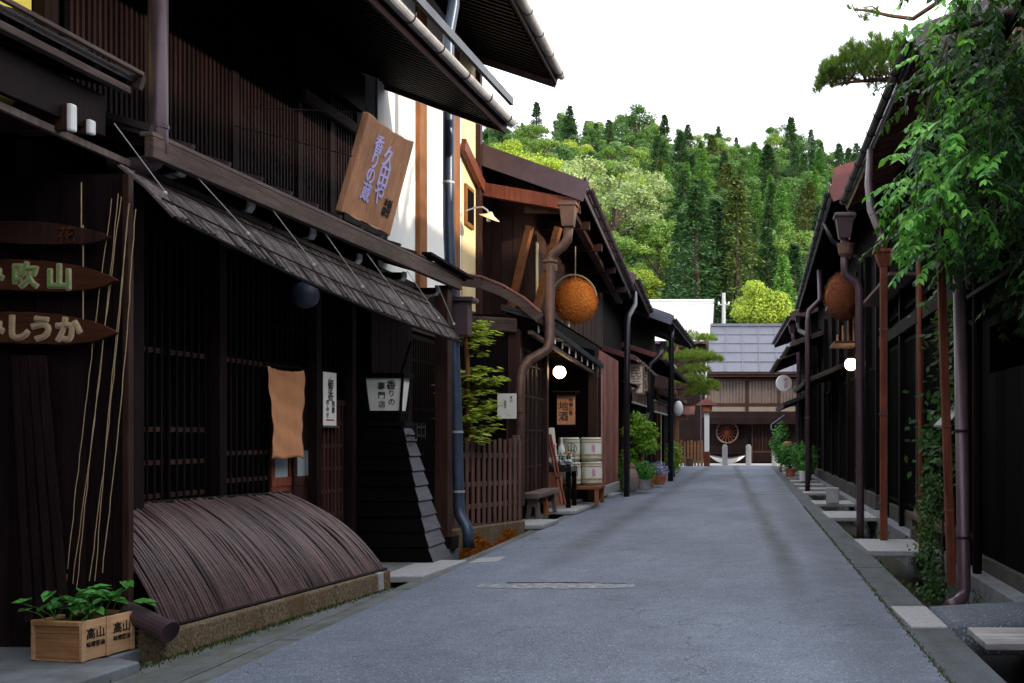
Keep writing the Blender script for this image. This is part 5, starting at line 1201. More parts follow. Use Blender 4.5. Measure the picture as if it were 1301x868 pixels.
# plants and pots on the left pavement
def leafy(name, label, c, r, n, size, mat, sq=(1, 1, .8), stems=6, cat='plant', lift=.0, shell=.3):
    T = thing(name, label, cat, c); c = V(c); mb = MB(); leaf_cloud(mb, c + V((0, 0, lift)), r, n, size, sq, shell); mb.build('foliage', mat, T); st = MB()
    for i in range(stems): st.tube([c + V((random.uniform(-.04, .04), random.uniform(-.04, .04), 0)), c + V((random.uniform(-.5, .5) * r, random.uniform(-.5, .5) * r, lift * .7)), c + V((random.uniform(-.7, .7) * r, random.uniform(-.7, .7) * r, lift * 1.2))], [.012, .008, .004], 5)
    st.build('stem', M['bark'], T); return T
def pot(name, label, c, r, h, mat='terracotta', group=None):
    T = thing(name, label, 'flower pot', c, group); mb = MB(); mb.lathe([(r * .7, 0), (r * .95, h * .85), (r * 1.08, h * .86), (r * 1.08, h), (r * .95, h), (r * .9, h * .85)], c, 20); mb.build('body', M[mat], T, smooth=False); mb = MB(); mb.lathe([(r * .9, h * .80), (r * .01, h * .9)], c, 16); mb.build('soil', M['soil'], T); return T
pot('flower_pot', 'pale pot under the round green bush on the left pavement', (-2.72, 27.2, .07), .2, .3, 'granite'); leafy('potted_bush', 'round green bush in a pale pot on the left pavement', (-2.72, 27.2, .36), .36, 900, .075, M['lf_bush'], lift=.22)
pot('flower_pot', 'orange clay pot with pink flowers on the left pavement', (-2.76, 29.2, .07), .17, .26); leafy('flowering_plant', 'pink flowering plant in an orange clay pot', (-2.76, 29.2, .33), .22, 300, .06, M['petal_pink'], lift=.18)
pot('flower_pot', 'wider orange clay pot with lilac flowers on the left pavement', (-2.60, 30.6, .07), .22, .28); leafy('flowering_plant', 'lilac flowering plant in the wider orange pot', (-2.60, 30.6, .36), .30, 420, .06, M['petal_lilac'], lift=.18)
JR = thing('ceramic_jar', 'grey-brown ceramic jar at the foot of the dark downpipe', 'jar', (-2.98, 26.4, .07)); mb = MB(); mb.lathe([(.14, 0), (.2, .12), (.22, .35), (.15, .55), (.1, .62), (.12, .66), (.10, .66)], (-2.98, 26.4, .075), 20); mb.build('body', plain('jar_glaze', (.20, .15, .13), .4, .3, 4), JR, smooth=True); mb = MB(); mb.lathe([(.125, .66), (.05, .72), (.02, .76)], (-2.98, 26.4, .075), 16); mb.build('lid', M['rust_v'], JR)
LS = thing('leafy_shrub', 'tall bright green leafy shrub before the dark house on the left', 'shrub', (-3.05, 28.6, .07)); mb = MB(); st = MB()
for px, py, r in ((806, 533, .32), (818, 545, .38), (812, 556, .36), (824, 566, .34), (803, 575, .25), (800, 548, .25), (826, 552, .22), (806, 590, .22)):
    c = at(px, py, 28.4) + V((0, random.uniform(-.25, .25), 0)); leaf_cloud(mb, c, r, 420, .10, (1, 1, .7), .25, .5); st.tube([(-3.05, 28.6, .07), (-3.0, 28.5, .8), c], [.03, .02, .008], 6)
mb.build('foliage', M['lf_bright'], LS); st.build('stem', M['bark'], LS)
leafy('leafy_shrub', 'small green shrub at the foot of the slate blue downpipe', (-2.55, 36.0, .07), .5, 600, .10, M['lf_bright'], (.7, .7, 1.3), lift=.7)
leafy('leafy_shrub', 'green shrub behind the dark pipe next to the red board wall', (-3.35, 27.9, .07), .4, 500, .09, M['lf_bush'], (.6, .8, 1.5), lift=.5)
T = thing('leaning_pole', 'pale bent wooden pole leaning beside the leafy shrub', 'pole', (-3.1, 30.9, .07)); mb = MB(); mb.tube([at(816, 585, 30.9), at(817, 565, 30.9), at(819, 545, 30.9), at(823, 524, 30.9)], .06, 8); mb.build('shaft', M['grey_v'], T)
for i, (px, Y) in enumerate(((921, 53.6), (951, 53.6), (984, 53.6))):
    x = (px - 948) * Y / F; T = thing('stone_bollard', ('stone bollard in front of the cart wheel', 'stone bollard before the plank door of the end house', 'stone bollard at the right edge of the end house')[i], 'bollard', (x, Y, .01), 'stone bollards at the end of the street'); mb = MB(); mb.box(x - .14, x + .14, Y - .14, Y + .14, .01, 1.02); mb.build('shaft', M['granite'], T, bevel=.03); mb = MB(); mb.box(x - .10, x + .10, Y - .10, Y + .10, 1.02, 1.09); mb.build('cap', M['granite'], T, bevel=.03)
# boat shaped trough
BT = thing('boat_trough', 'pale boat shaped trough lying before the end house', 'trough', at(925, 582, 54.6)); mb = MB(); c = at(924, 584, 54.6); n = 20; ring = []; fs = []
for i in range(n + 1):
    t = -1 + 2 * i / n; x = c.x + t * .95; zz = .06 + .42 * abs(t) ** 2.2; w = .26 * (1 - abs(t) ** 2.5) + .02; d = .26 * (1 - abs(t) ** 3) + .03
    ring.append([V((x, c.y - w, zz + d)), V((x, c.y - w * .6, zz + .03)), V((x, c.y, zz)), V((x, c.y + w * .6, zz + .03)), V((x, c.y + w, zz + d))])
vs = [p for r in ring for p in r]
for i in range(n):
    for k in range(4): a = i * 5 + k; fs.append((a, a + 1, a + 6, a + 5))
mb.add(vs, fs); o = mb.build('hull', M['paint'], BT); so = o.modifiers.new('thick', 'SOLIDIFY'); so.thickness = .04
mb = MB(); mb.tube([r[0] for r in ring], .025, 6); mb.tube([r[4] for r in ring], .025, 6); mb.build('rim', M['pipe_plum'], BT)
# ================================================================== HOUSE AT THE END OF THE STREET
EH = thing('street_end_house', 'wide house closing the street with sheet roof, slatted windows and plank doors', 'house', (1.5, 58, .02)); Y0 = 57.3
mb = MB(); mb.box(-2.35, 9, Y0, 66, .0, 5.2); mb.build('wall', M['dark_v'], EH)
mb = MB(); x = -2.35
while x < 8.9:
    mb.box(x, x + .19, Y0 - .03, Y0 - .004, .05, 2.35); x += .2
mb.build('board_wall', M['plum_v'], EH)
roof(EH, (9.3, 56.4, 4.98), (-2.1, 56.4, 4.98), (0, 1, 0), 4.6, .66, M['blue_roof'], t=.10, rib=.92, raft=.4, raft_mat=M['dark_y'], fascia=M['post'], fh=.30, barge=M['pipe_plum'], bh=.22, gutter=M['pipe_plum'], gr=.06, brackets=False)
mb = MB()
for k in range(1, 5): z = 4.98 + k * .60; y = 56.4 + (z - 4.98) / .66; mb.box(-2.1, 9.3, y - .03, y + .03, z + .10, z + .135)
mb.build('roof_seam', M['blue_roof'], EH)
for x0, x1 in ((-2.15, -.05), (.15, 1.75), (1.9, 4.0), (4.2, 6.3)):
    mb = MB(); mb.box(x0, x1, Y0 - .035, Y0 - .003, 3.38, 4.62); w = mb.build('window', plain('pale_shoji_%d' % int(x0 * 10), (.30, .29, .25), .6, .2, 2, bs=0), EH)
    mb = MB(); n = int((x1 - x0) / .17)
    for i in range(n + 1): x = x0 + (x1 - x0) * i / n; mb.box(x - .035, x + .035, Y0 - .10, Y0 - .04, 3.38, 4.62)
    mb.box(x0 - .08, x1 + .08, Y0 - .12, Y0 - .03, 4.62, 4.74); mb.build('window_slats', M['fence'], w)
    mb = MB(); mb.box(x0 - .08, x1 + .08, Y0 - .13, Y0 - .03, 3.22, 3.38); mb.build('sill', M['post'], w)
mb = MB()
for x in (-2.25, .05, 1.83, 4.1): mb.box(x - .09, x + .09, Y0 - .11, Y0 - .02, 2.4, 5.0)
mb.build('pillar', M['post'], EH)
mb = MB(); mb.prism([V((-2.5, 56.35, 2.50)), V((-2.5, 57.28, 2.86)), V((-2.5, 57.28, 2.94)), V((-2.5, 56.35, 2.56))], (11.5, 0, 0)); mb.build('lower_roof', M['plum_v'], EH)
mb = MB(); mb.box(-2.5, 9, 56.30, 56.345, 2.20, 2.55); mb.build('fascia', M['plum_v'], EH)
mb = MB(); mb.box(-2.5, 9, 57.22, 57.295, 2.9, 3.2); mb.build('plaster_band', plain('tan_plaster', (.20, .165, .14), .85, .1, 3), EH)
mb = MB(); mb.box(.35, 1.85, Y0 - .07, Y0 - .033, .1, 2.2); d = mb.build('plank_door', M['plum_v'], EH)
mb = MB(); mb.box(.30, .38, Y0 - .10, Y0 - .03, .05, 2.3); mb.box(1.82, 1.92, Y0 - .10, Y0 - .03, .05, 2.3); mb.box(.38, 1.82, Y0 - .095, Y0 - .03, 2.2, 2.3); mb.box(.38, 1.82, Y0 - .095, Y0 - .03, .62, .70)
for i in range(7): mb.box(.5 + i * .2, .53 + i * .2, Y0 - .09, Y0 - .06, .7, 2.2)
mb.build('door_frame', M['post'], d)
mb = MB(); mb.box(-2.3, .2, Y0 - .32, Y0 - .04, .55, .62); mb.build('bench_shelf', M['plum_v'], EH)
# cart wheel on the wall
CW = thing('cart_wheel', 'old wooden cart wheel leaning on the wall of the end house', 'cart wheel', at(924, 549, 57.0)); c = at(924, 549, 57.1); R = .60
mb = MB(); n = 32; pts = [c + V((R * math.cos(2 * math.pi * i / n), 0, R * math.sin(2 * math.pi * i / n))) for i in range(n)]
for i in range(n): mb.beam(pts[i], pts[(i + 1) % n].lerp(pts[i], -.06), .08, .075, (0, 1, 0))
mb.build('rim', M['grey_v'], CW)
for i in range(16):
    a = 2 * math.pi * (i + .5) / 16; mb = MB(); mb.beam(c + V((.08 * math.cos(a), 0, .08 * math.sin(a))), c + V((.57 * math.cos(a), 0, .57 * math.sin(a))), .035, .035, (0, 1, 0)); mb.build('spoke', M['rust_v'], CW)
mb = MB(); mb.lathe([(.10, -.08), (.12, 0), (.10, .08)], c, 16, (0, 1, 0)); mb.build('hub', M['rust_v'], CW)
# building behind, its roof coloured white for reflected glare
WH = thing('white_roofed_house', 'building behind the left houses with a sheet roof coloured white for its glare', 'house', (-6, 76, .0)); 
mb = MB(); mb.box(-16, -2.9, 73.6, 82, .0, 8.2); mb.build('wall', M['plum_v'], WH)
roof(WH, (-2.45, 73, 8.2), (-16.5, 73, 8.2), (0, 1, 0), 4.4, .78, M['white_roof'], t=.12, rib=1.4, raft=None, fascia=M['pipe_plum'], barge=M['pipe_plum'], bh=.3)
# utility pole
UP = thing('utility_pole', 'pale concrete utility pole with crossarm behind the end house', 'utility pole', (-1.75, 74, 0)); x = (919.5 - 948) * 74 / F
mb = MB(); mb.tube([(x, 74, 0), (x, 74, 11.9)], [.19, .13], 10); mb.build('shaft', M['granite'], UP, smooth=True)
mb = MB(); mb.box(x - .42, x + .42, 73.9, 74.0, 11.0, 11.1); mb.build('crossarm', M['granite'], UP)
mb = MB()
for dx in (-.36, 0.1, .36): mb.lathe([(.05, 0), (.07, .06), (.04, .16)], (x + dx, 73.95, 11.1), 8)
mb.build('insulator', M['paint'], UP)
for z, dx in ((11.2, -.36), (11.2, .36), (9.6, 0)):
    pts = [V((x + dx + (-34) * k / 12, 74 + 6 * k / 12, z + .6 * ((k / 12 - .5) ** 2 - .25) * 2)) for k in range(13)]
    mb = MB(); mb.tube(pts, .014, 4); pts = [V((x + dx + 30 * k / 12, 74 - 2 * k / 12, z + .8 * ((k / 12 - .5) ** 2 - .25) * 2)) for k in range(13)]; mb.tube(pts, .014, 4); mb.build('wire', M['pipe_dark'], UP)
# clipped light green tree behind the end house
CT = thing('rounded_tree', 'rounded yellow-green tree standing behind the end house roof', 'tree', (1.0, 68, 0)); mb = MB(); st = MB(); st.tube([(1.0, 68, 0), (1.0, 68, 8)], [.25, .12], 8)
for px, py, r in ((965, 378, 1.15), (948, 388, .95), (985, 388, 1.1), (965, 396, 1.2), (942, 400, .7), (975, 402, 1.0), (958, 368, .8), (995, 400, .8), (990, 380, .6)):
    c = at(px, py, 68) + V((0, random.uniform(-.6, .6), 0)); leaf_cloud(mb, c, r, 900, .17, (1, 1, .75), .6, .4); st.tube([(1.0, 68, 6.5), c], [.08, .03], 5)
mb.build('crown', M['lf_yel'], CT); st.build('trunk', M['bark'], CT)
# ================================================================== WOODED HILL
SK = [(-400, 200), (300, 175), (560, 156), (600, 150), (640, 147), (700, 138), (740, 146), (810, 134), (835, 156), (890, 160), (950, 172), (1005, 158), (1040, 188), (1095, 192), (1150, 196), (1400, 215), (2400, 260)]
YR = 232.0
def ridge(x):
    px = 948 + x * F / YR
    for (a, pa), (b, pb) in zip(SK[:-1], SK[1:]):
        if a <= px <= b: py = pa + (pb - pa) * (px - a) / (b - a); return 1.5 + (555 - py) * YR / F - 7.6
    return 50
def hz(x, y):
    if y < 84: return max(-.5, (y - 84) * .05 + 1.5)
    t = (y - 84) / (YR - 84); xx = x * (YR / max(y, 120)) ** .7
    r = ridge(xx)
    if t <= 1: return 1.5 + (r - 1.5) * (t ** .92)
    return r - (y - YR) * .25
mb = MB(); nx, ny = 70, 44; vs = []; fs = []
for j in range(ny + 1):
    y = 80 + j * 5.5
    for i in range(nx + 1):
        x = -170 + i * 4.8; vs.append((x, y, hz(x, y) - .5 + .6 * math.sin(x * .7) * math.cos(y * .5)))
for j in range(ny):
    for i in range(nx): a = j * (nx + 1) + i; fs.append((a, a + 1, a + nx + 2, a + nx + 1))
mb.add(vs, fs); tag(mb.build('hill', plain('hill_floor', (.022, .045, .014), .95, .5, .8, bs=.6), smooth=True), kind='structure')
und = MB()
for i in range(26000):
    y = 84 + 150 * random.random(); x = random.uniform(-.33, .17) * y * 1.15; p = V((x, y, hz(x, y) - .2 + random.random() * 1.4)); d = V((random.gauss(0, 1), random.gauss(0, 1), random.gauss(0, .7)))
    und.leaf(p, d, (random.gauss(0, .4), random.gauss(0, .4) - .4, 1), random.uniform(.5, 1.1), random.uniform(.4, .8))
tag(und.build('undergrowth', M['lf_dark']), kind='stuff')
# tree prototypes, 10 m tall, built at the origin
def proto(kind, seed):
    random.seed(seed); tr = MB(); cr = MB()
    if kind.startswith('con'):
        tr.tube([(0, 0, -1.5), (0, 0, 5), (0, 0, 9.8)], [.26, .16, .03], 7); Rm = {'con_a': 2.5, 'con_b': 2.3, 'con_c': 2.6}[kind]
        for b in range(460):
            t = random.random() ** .85; z = 1.0 + 8.9 * t; R = Rm * ((1 - t) ** .92) * random.uniform(.65, 1.12) * (1 + .12 * math.sin(z * 5.1)) + .12; a = random.uniform(0, 6.283)
            for k in range(11):
                s = random.uniform(.25, 1.0); q = R * s; p = V((math.cos(a) * q, math.sin(a) * q, z - .30 * q + random.gauss(0, .09))) + V((random.gauss(0, .10), random.gauss(0, .10), 0))
                d = V((math.cos(a + random.gauss(0, .7)), math.sin(a + random.gauss(0, .7)), random.uniform(-.6, .25)))
                cr.leaf(p, d, (random.gauss(0, .5), random.gauss(0, .5), 1), random.uniform(.20, .40), random.uniform(.10, .20))
    else:
        tr.tube([(0, 0, -1.5), (.1, 0, 2), (-.1, .1, 4.5), (0, 0, 7)], [.30, .24, .17, .06], 7)
        nl = {'br_a': 17, 'br_b': 13, 'br_c': 22, 'br_d': 15}[kind]
        for i in range(nl):
            a = random.uniform(0, 6.283); zz = random.uniform(2.4, 8.9); mx = 3.3 * math.sqrt(max(.06, 1 - ((zz - 5.2) / 4.6) ** 2)); rr = mx * random.uniform(.35, .95) * (1.0 if kind != 'br_d' else .8)
            c = V((math.cos(a) * rr, math.sin(a) * rr, zz)); r = random.uniform(.75, 1.55)
            tr.tube([(0, 0, min(6, zz * .55)), c * .6 + V((0, 0, zz * .25)), c], [.09, .06, .02], 5)
            leaf_cloud(cr, c, r, 330 if kind != 'br_c' else 240, .30, (1, 1, .72), .45, .5)
    random.seed(seed + 99); return tr, cr
KM = {'con_a': 'lf_con', 'con_b': 'lf_con_lt', 'con_c': 'lf_cedar', 'br_a': 'lf_mid', 'br_b': 'lf_dark', 'br_c': 'lf_pale', 'br_d': 'lf_yel'}
PROT = {}
def get_proto(kind, var, mat=None):
    key = (kind, var, mat)
    if key not in PROT:
        tr, cr = proto(kind, hash(kind) % 1000 * 0 + len(kind) * 31 + var * 7 + sum(map(ord, kind)))
        name = 'conifer' if kind.startswith('con') else 'broadleaf_tree'
        T = thing(name, 'tree', 'tree'); tr.build('trunk', M['bark'], T); cr.build('crown', M[mat or KM[kind]], T); PROT[key] = [T, False]
    e = PROT[key]
    if not e[1]: e[1] = True; return e[0]
    return dup(e[0])
def plant(kind, x, y, h, label, group=None, var=0, wide=1.0, mat=None):
    T = get_proto(kind, var, mat); T.location = (x, y, hz(x, y) - .3); s = h / 10; T.scale = (s * wide, s * wide * random.uniform(.92, 1.08), s); T.rotation_euler = (0, 0, random.uniform(0, 6.28)); T['label'] = label
    if group: T['group'] = group
    elif 'group' in T.keys(): del T['group']
    return T
taken = []
def special(kind, px, pytop, Y, h, label, var=0, wide=1.0, mat=None):
    x = (px - 948) * Y / F
    # slide along the line of sight until the crown top meets the wanted height
    best = None
    for k in range(60):
        yy = 86 + k * 2.4; xx = (px - 948) * yy / F; top = 555 - (hz(xx, yy) - .3 + h - 1.5) * F / yy
        e = abs(top - pytop) + .02 * abs(yy - Y)
        if best is None or e < best[0]: best = (e, xx, yy)
    plant(kind, best[1], best[2], h, label, None, var, wide, mat); taken.append((best[1], best[2], h * .22 * wide))
special('con_c', 936, 222, 112, 17.5, 'tall brownish cedar rising in the middle of the hillside', 0, .95)
special('con_a', 885, 232, 125, 17, 'tall dark conifer left of the brownish cedar', 0, 1.05)
special('con_a', 908, 250, 118, 15, 'dark conifer between the tall dark one and the brownish cedar', 1, .95)
special('con_b', 962, 240, 150, 8.0, 'small pale conical conifer just right of the brownish cedar', 0, 1.15)
special('con_b', 979, 222, 155, 9.0, 'second small pale conical conifer right of the brownish cedar', 1, 1.1)
special('con_b', 998, 228, 155, 9.0, 'third small pale conical conifer towards the right houses', 0, 1.15)
special('con_c', 1021, 238, 150, 8.0, 'small brownish conical conifer closest to the right houses', 1, 1.1)
special('br_c', 780, 205, 125, 13, 'large pale green tree above the left eaves', 0, 1.25)
special('br_c', 815, 212, 120, 11, 'pale domed tree at the right edge of the light green group', 1, 1.1)
special('br_c', 735, 196, 130, 12, 'pale green tree left of the large pale one', 1, 1.2)
special('br_d', 690, 180, 145, 12, 'yellow-green tree above the gable of the sake shop', 0, 1.2)
special('br_d', 643, 170, 150, 12, 'yellow-green tree beside the end of the high left eave', 1, 1.2)
special('br_a', 835, 300, 95, 7, 'fresh green tree low on the slope above the white roof', 0, 1.3)
special('br_a', 866, 305, 97, 7.0, 'fresh green round tree low on the slope left of the dark conifers', 1, 1.1)
special('br_d', 812, 340, 89, 6.0, 'yellow-green low tree right behind the white roof', 1, 1.5)
special('br_c', 985, 278, 100, 9, 'pale feathery tree low on the slope right of the brownish cedar', 0, 1.15, 'lf_mid')
special('br_c', 1008, 290, 98, 8, 'pale feathery tree half behind the right eaves', 1, 1.2, 'lf_mid')
special('br_d', 975, 312, 92, 6, 'yellow-green bushy tree at the foot of the slope', 0, 1.2)
special('con_a', 1005, 148, 226, 13, 'tall pointed conifer standing out on the skyline', 0, 1.1)
special('br_b', 812, 132, 228, 12, 'dark tree standing highest on the skyline', 0, 1.1)
random.seed(21)
G = 'trees of the wood on the hillside'
row = 88
while row < 238:
    x = -.31 * row - 5
    while x < .15 * row + 6:
        xx = x + random.uniform(-1.6, 1.6); yy = row + random.uniform(-2, 2)
        if all((xx - a) ** 2 + (yy - b) ** 2 > (r + 1.2) ** 2 for a, b, r in taken):
            px = 948 + xx * F / yy; t = (yy - 84) / 148; q = random.random()
            left = px < 850 - 60 * (t - .3)
            if t > .72: kind = 'con_a' if q < .2 else 'br_b' if q < .86 else 'br_a'
            elif left and t < .5: kind = 'br_c' if q < .46 else 'br_d' if q < .58 else 'br_a'
            elif left: kind = 'br_a' if q < .5 else 'br_d' if q < .58 else 'br_b'
            else: kind = 'con_a' if q < .45 else 'con_b' if q < .62 else 'con_c' if q < .74 else 'br_b'
            h = (random.uniform(6.2, 9.2) if kind.startswith('br') else random.uniform(7.5, 12)) * (.85 if t < .12 else 1)
            words = {'con_a': 'dark green conifer standing in the wood on the hillside', 'con_b': 'fresh green conifer standing in the wood on the hillside', 'con_c': 'brownish green conifer standing in the wood on the hillside', 'br_a': 'mid green broadleaf tree in the wood on the hillside', 'br_b': 'dark green broadleaf tree in the wood on the hillside', 'br_c': 'pale green broadleaf tree in the wood on the hillside', 'br_d': 'yellow-green broadleaf tree in the wood on the hillside'}[kind]
            plant(kind, xx, yy, h, words, words.split(' in ')[0].split(' standing')[0] + 's of the hillside wood', random.choice((0, 1)), random.uniform(1.0, 1.3))
        x += 4.9 + (row - 88) * .014
    row += 5.6 + (row - 88) * .012
# ================================================================== RIGHT SIDE
random.seed(33)
R1 = simple_house('near right dark shop house with a deep eave of reddish rafters', -1, 11.3, 19.2, 2.62, 1.92, 5.90, slope=.40, wall='shade_v', raft='rust_board', fas='pipe_dark')
fr = Fac((2.62, 0), (2.62, 1), -1)
for y in (11.6, 13.1, 14.9, 16.6, 18.4):
    mb = MB(); fr.box(mb, y - .07, y + .07, 0.0, .14, .05, 5.6); mb.build('pillar', M['post'] if y in (14.9,) else M['dark_v'], R1, bevel=.006)
for y0, y1 in ((11.75, 12.95), (13.25, 14.75), (15.05, 16.45), (16.75, 18.25)):
    mb = MB(); fr.lattice(mb, y0, y1, .02, .45, 3.0, .085, .03, .04, (.7, 1.3, 1.9, 2.5)); mb.build('lattice_screen', M['shade_v'], R1)
    mb = MB(); fr.lattice(mb, y0, y1, .02, 3.6, 5.2, .085, .03, .04, ()); mb.build('slatted_window', M['shade_v'], R1)
mb = MB(); fr.box(mb, 11.4, 19.0, .0, .16, 3.15, 3.35); mb.build('beam', M['dark_y'], R1)
mb = MB(); fr.box(mb, 11.5, 14.8, .03, .30, .34, .42); fr.box(mb, 11.6, 11.7, .05, .28, .05, .34); fr.box(mb, 14.5, 14.6, .05, .28, .05, .34); mb.build('bench_shelf', M['weather_y'], R1, bevel=.006)
mb = MB(); fr.box(mb, 11.4, 19.1, -.1, .06, .0, .32); mb.build('base_stone', M['dull_stone'], R1, bevel=.015)
mb = MB(); fr.box(mb, 15.2, 18.9, .10, .50, 3.9, 3.95); mb.build('narrow_ledge', M['weather_y'], R1)
mb = MB(); mb.beam((2.55, 12.2, 1.88), (2.15, 11.35, 1.62), .14, .02); mb.build('sloping_board', M['gutter'], R1)
# rust painted downpipe with hopper
pipe_run(R1, [(1.86, 15.2, 5.75), (1.80, 15.0, 5.2), (1.80, 14.7, 4.75), (1.90, 14.4, 4.35), (1.93, 14.4, 4.1)], .065, 'pipe_plum')
mb = MB(); mb.box(1.885, 1.985, 14.35, 14.45, -.05, 3.95); rp = mb.build('downpipe', M['rust_v'], R1, bevel=.008)
mb = MB(); c = V((1.935, 14.4, 4.0)); mb.hexa([c + V((-.06, -.06, -.12)), c + V((.06, -.06, -.12)), c + V((.06, .06, -.12)), c + V((-.06, .06, -.12)), c + V((-.13, -.12, .10)), c + V((.13, -.12, .10)), c + V((.13, .12, .10)), c + V((-.13, .12, .10))]); mb.box(1.79, 2.08, 14.26, 14.54, 4.08, 4.13); mb.build('hopper', M['rust_v'], rp, bevel=.008)
for z in (.55, 1.8, 3.0): mb = MB(); mb.box(1.878, 1.992, 14.343, 14.457, z, z + .03); mb.build('pipe_clamp', M['pipe_plum'], rp)
# plum pipe with big hopper
Yp = 15.9
pipe_run(R1, [at(1073, 300, Yp), at(1073, 340, Yp), at(1075, 350, Yp), at(1088, 358, Yp), at(1092, 368, Yp), at(1093, 660, Yp + .0), at(1093, 690, Yp)], .062, 'pipe_plum', (at(1092.5, 600, Yp), at(1092.5, 480, Yp)), (at(1073, 284, Yp), .15, .24))
mb = MB(); c = at(1075, 318, Yp); mb.lathe([(.08, -.12), (.12, -.06), (.14, .06), (.15, .10), (.10, .10)], c, 14); mb.build('pipe_collar', M['pipe_copper'], R1)
# flat rust coloured post-pipe, dark pipe and thin copper pole nearer by
mb = MB(); a = at(1195, 318, 10.8); b = at(1209, 742, 10.8); b.z = -.06; a2 = V((a.x, a.y, a.z)); mb.beam(b, a2, .085, .085, (0, 1, 0)); T = thing('square_downpipe', 'flat rust-red square downpipe standing over the drain near the right edge', 'downpipe', b); sp = mb.build('shaft', M['rust_v'], T, bevel=.006)
for t in (.22, .47, .75): mb = MB(); mb.beam(b.lerp(a2, t), b.lerp(a2, t + .006), .095, .095, (0, 1, 0)); mb.build('clamp', M['pipe_copper'], sp)
T = thing('round_downpipe', 'dark round downpipe beside the rust-red one with its bent foot', 'downpipe', at(1224, 760, 10.1)); a = at(1219, 350, 10.2); b = at(1225, 748, 10.2); mb = MB(); mb.tube([a, b, b + V((-.02, -.03, -.08)), b + V((-.10, -.12, -.13)), b + V((-.2, -.2, -.15))], .066, 14); p = mb.build('shaft', M['pipe_plum'], T, smooth=True); 
for t in (.5, .84): mb = MB(); mb.lathe([(.074, 0), (.074, .025)], a.lerp(b, t), 14); mb.build('clamp', M['pipe_dark'], p)
T = thing('copper_pole', 'thin copper coloured bamboo pole left of the flat rust-red downpipe', 'pole', at(1168, 690, 12.6)); mb = MB(); a = at(1168, 320, 12.6); b = at(1170, 700, 12.6); mb.tube([b.lerp(a, i / 12) for i in range(13)], [.028 if i % 2 else .031 for i in range(13)], 8); mb.build('shaft', M['rust_v'], T)
# garden wall at the right edge
GW = thing('garden_wall', 'black board wall with a square opening at the right edge', 'wall', (2.66, 8, .05)); fg = Fac((2.62, 0), (2.62, 1), -1)
mb = MB()
for u0, u1, z0, z1 in ((-4, 9.3, .2, 2.85), (11.0, 11.55, .2, 2.85), (9.3, 11.0, .2, 2.18), (9.3, 11.0, 2.68, 2.85)):
    fg.boards(mb, u0, u1, -.02, z0, z1, .18)
mb.build('board_panel', M['shade_v'], GW)
mb = MB(); fg.box(mb, -4, 11.6, -.08, .08, 2.85, 2.98); fg.box(mb, -4, 11.6, -.22, .22, 3.0, 3.04); mb.build('top_beam', M['dark_y'], GW)
for y in (11.5, 9.2, 6.5, 3.5): mb = MB(); fg.box(mb, y - .07, y + .07, -.10, .06, .05, 2.85); mb.build('wall_post', M['dark_v'], GW)
mb = MB(); fg.box(mb, -4, 11.5, -.10, .06, -.4, .2); mb.build('base_stone', M['dull_stone'], GW, bevel=.01)
# unseen houses past the garden and behind the viewer, added to shade the street
RB = simple_house('unseen tall dark house added behind the garden on the right to block low sun', -1, -1.0, 10.9, 5.4, 4.7, 6.3, depth=4.0, slope=.45, wall='shade_v')
RC = simple_house('unseen dark house on the right behind the viewpoint, added to shade the street', -1, -14, -1.4, 2.9, 2.1, 5.9, depth=4.4, slope=.40)
RD = thing('machiya_house', 'unseen dark house added behind the viewpoint to cut sky light on the street', 'house', (0, -11, 0)); mb = MB(); mb.prism([V((-12, -9, 0)), V((-12, -9, 6.5)), V((-12, -13, 8.6)), V((-12, -17, 6.5)), V((-12, -17, 0))], (24, 0, 0)); mb.build('wall', M['dark_v'], RD)
roof(RD, (12, -8.2, 6.2), (-12, -8.2, 6.2), (0, -1, 0), 4.8, .5, M['metal_roof'], raft=.4, fascia=M['plum_v'])
# ------------------------------------------------------------------ wisteria on its trellis
WT = thing('wisteria_trellis', 'dark timber trellis carrying the wisteria at the upper right', 'trellis', (3.0, 8.5, .05))
for x, y in ((2.42, 7.9), (2.45, 10.85)):
    mb = MB(); mb.tube([(x, y, -.1), (x, y, 5.3)], .05, 8); mb.build('post', M['dark_v'], WT)
for y in (7.9, 9.4, 10.85): mb = MB(); mb.box(1.9, 4.6, y - .04, y + .04, 5.28, 5.38); mb.build('crossbeam', M['dark_x'], WT)
for x in (2.4, 3.2, 4.2): mb = MB(); mb.box(x - .035, x + .035, 6.8, 11.2, 5.20, 5.27); mb.build('crossbeam', M['dark_y'], WT)
WI = thing('wisteria', 'hanging wisteria foliage spilling over the right side of the picture', 'climbing plant', (3.2, 9.2, .05))
mb = MB(); mb.tube([(3.2, 9.2, .05), (3.1, 9.1, 1.5), (3.25, 9.3, 3.2), (3.0, 9.2, 4.7), (2.5, 9.2, 5.35), (1.8, 9.4, 5.2)], [.12, .10, .09, .07, .05, .02], 8)
mb.build('trunk', M['bark'], WI, smooth=True)
lf = MB(); ld = MB(); sm = MB()
poly = [(1150, -30), (1170, 20), (1150, 60), (1190, 92), (1192, 140), (1160, 180), (1145, 215), (1140, 250), (1155, 270), (1142, 285), (1165, 300), (1170, 335), (1185, 300), (1205, 318), (1228, 330), (1250, 318), (1272, 345), (1310, 380), (1420, 400), (1420, -30)]
def inside(x, y):
    c = False; n = len(poly); j = n - 1
    for i in range(n):
        xi, yi = poly[i]; xj, yj = poly[j]
        if (yi > y) != (yj > y) and x < (xj - xi) * (y - yi) / (yj - yi) + xi: c = not c
        j = i
    return c
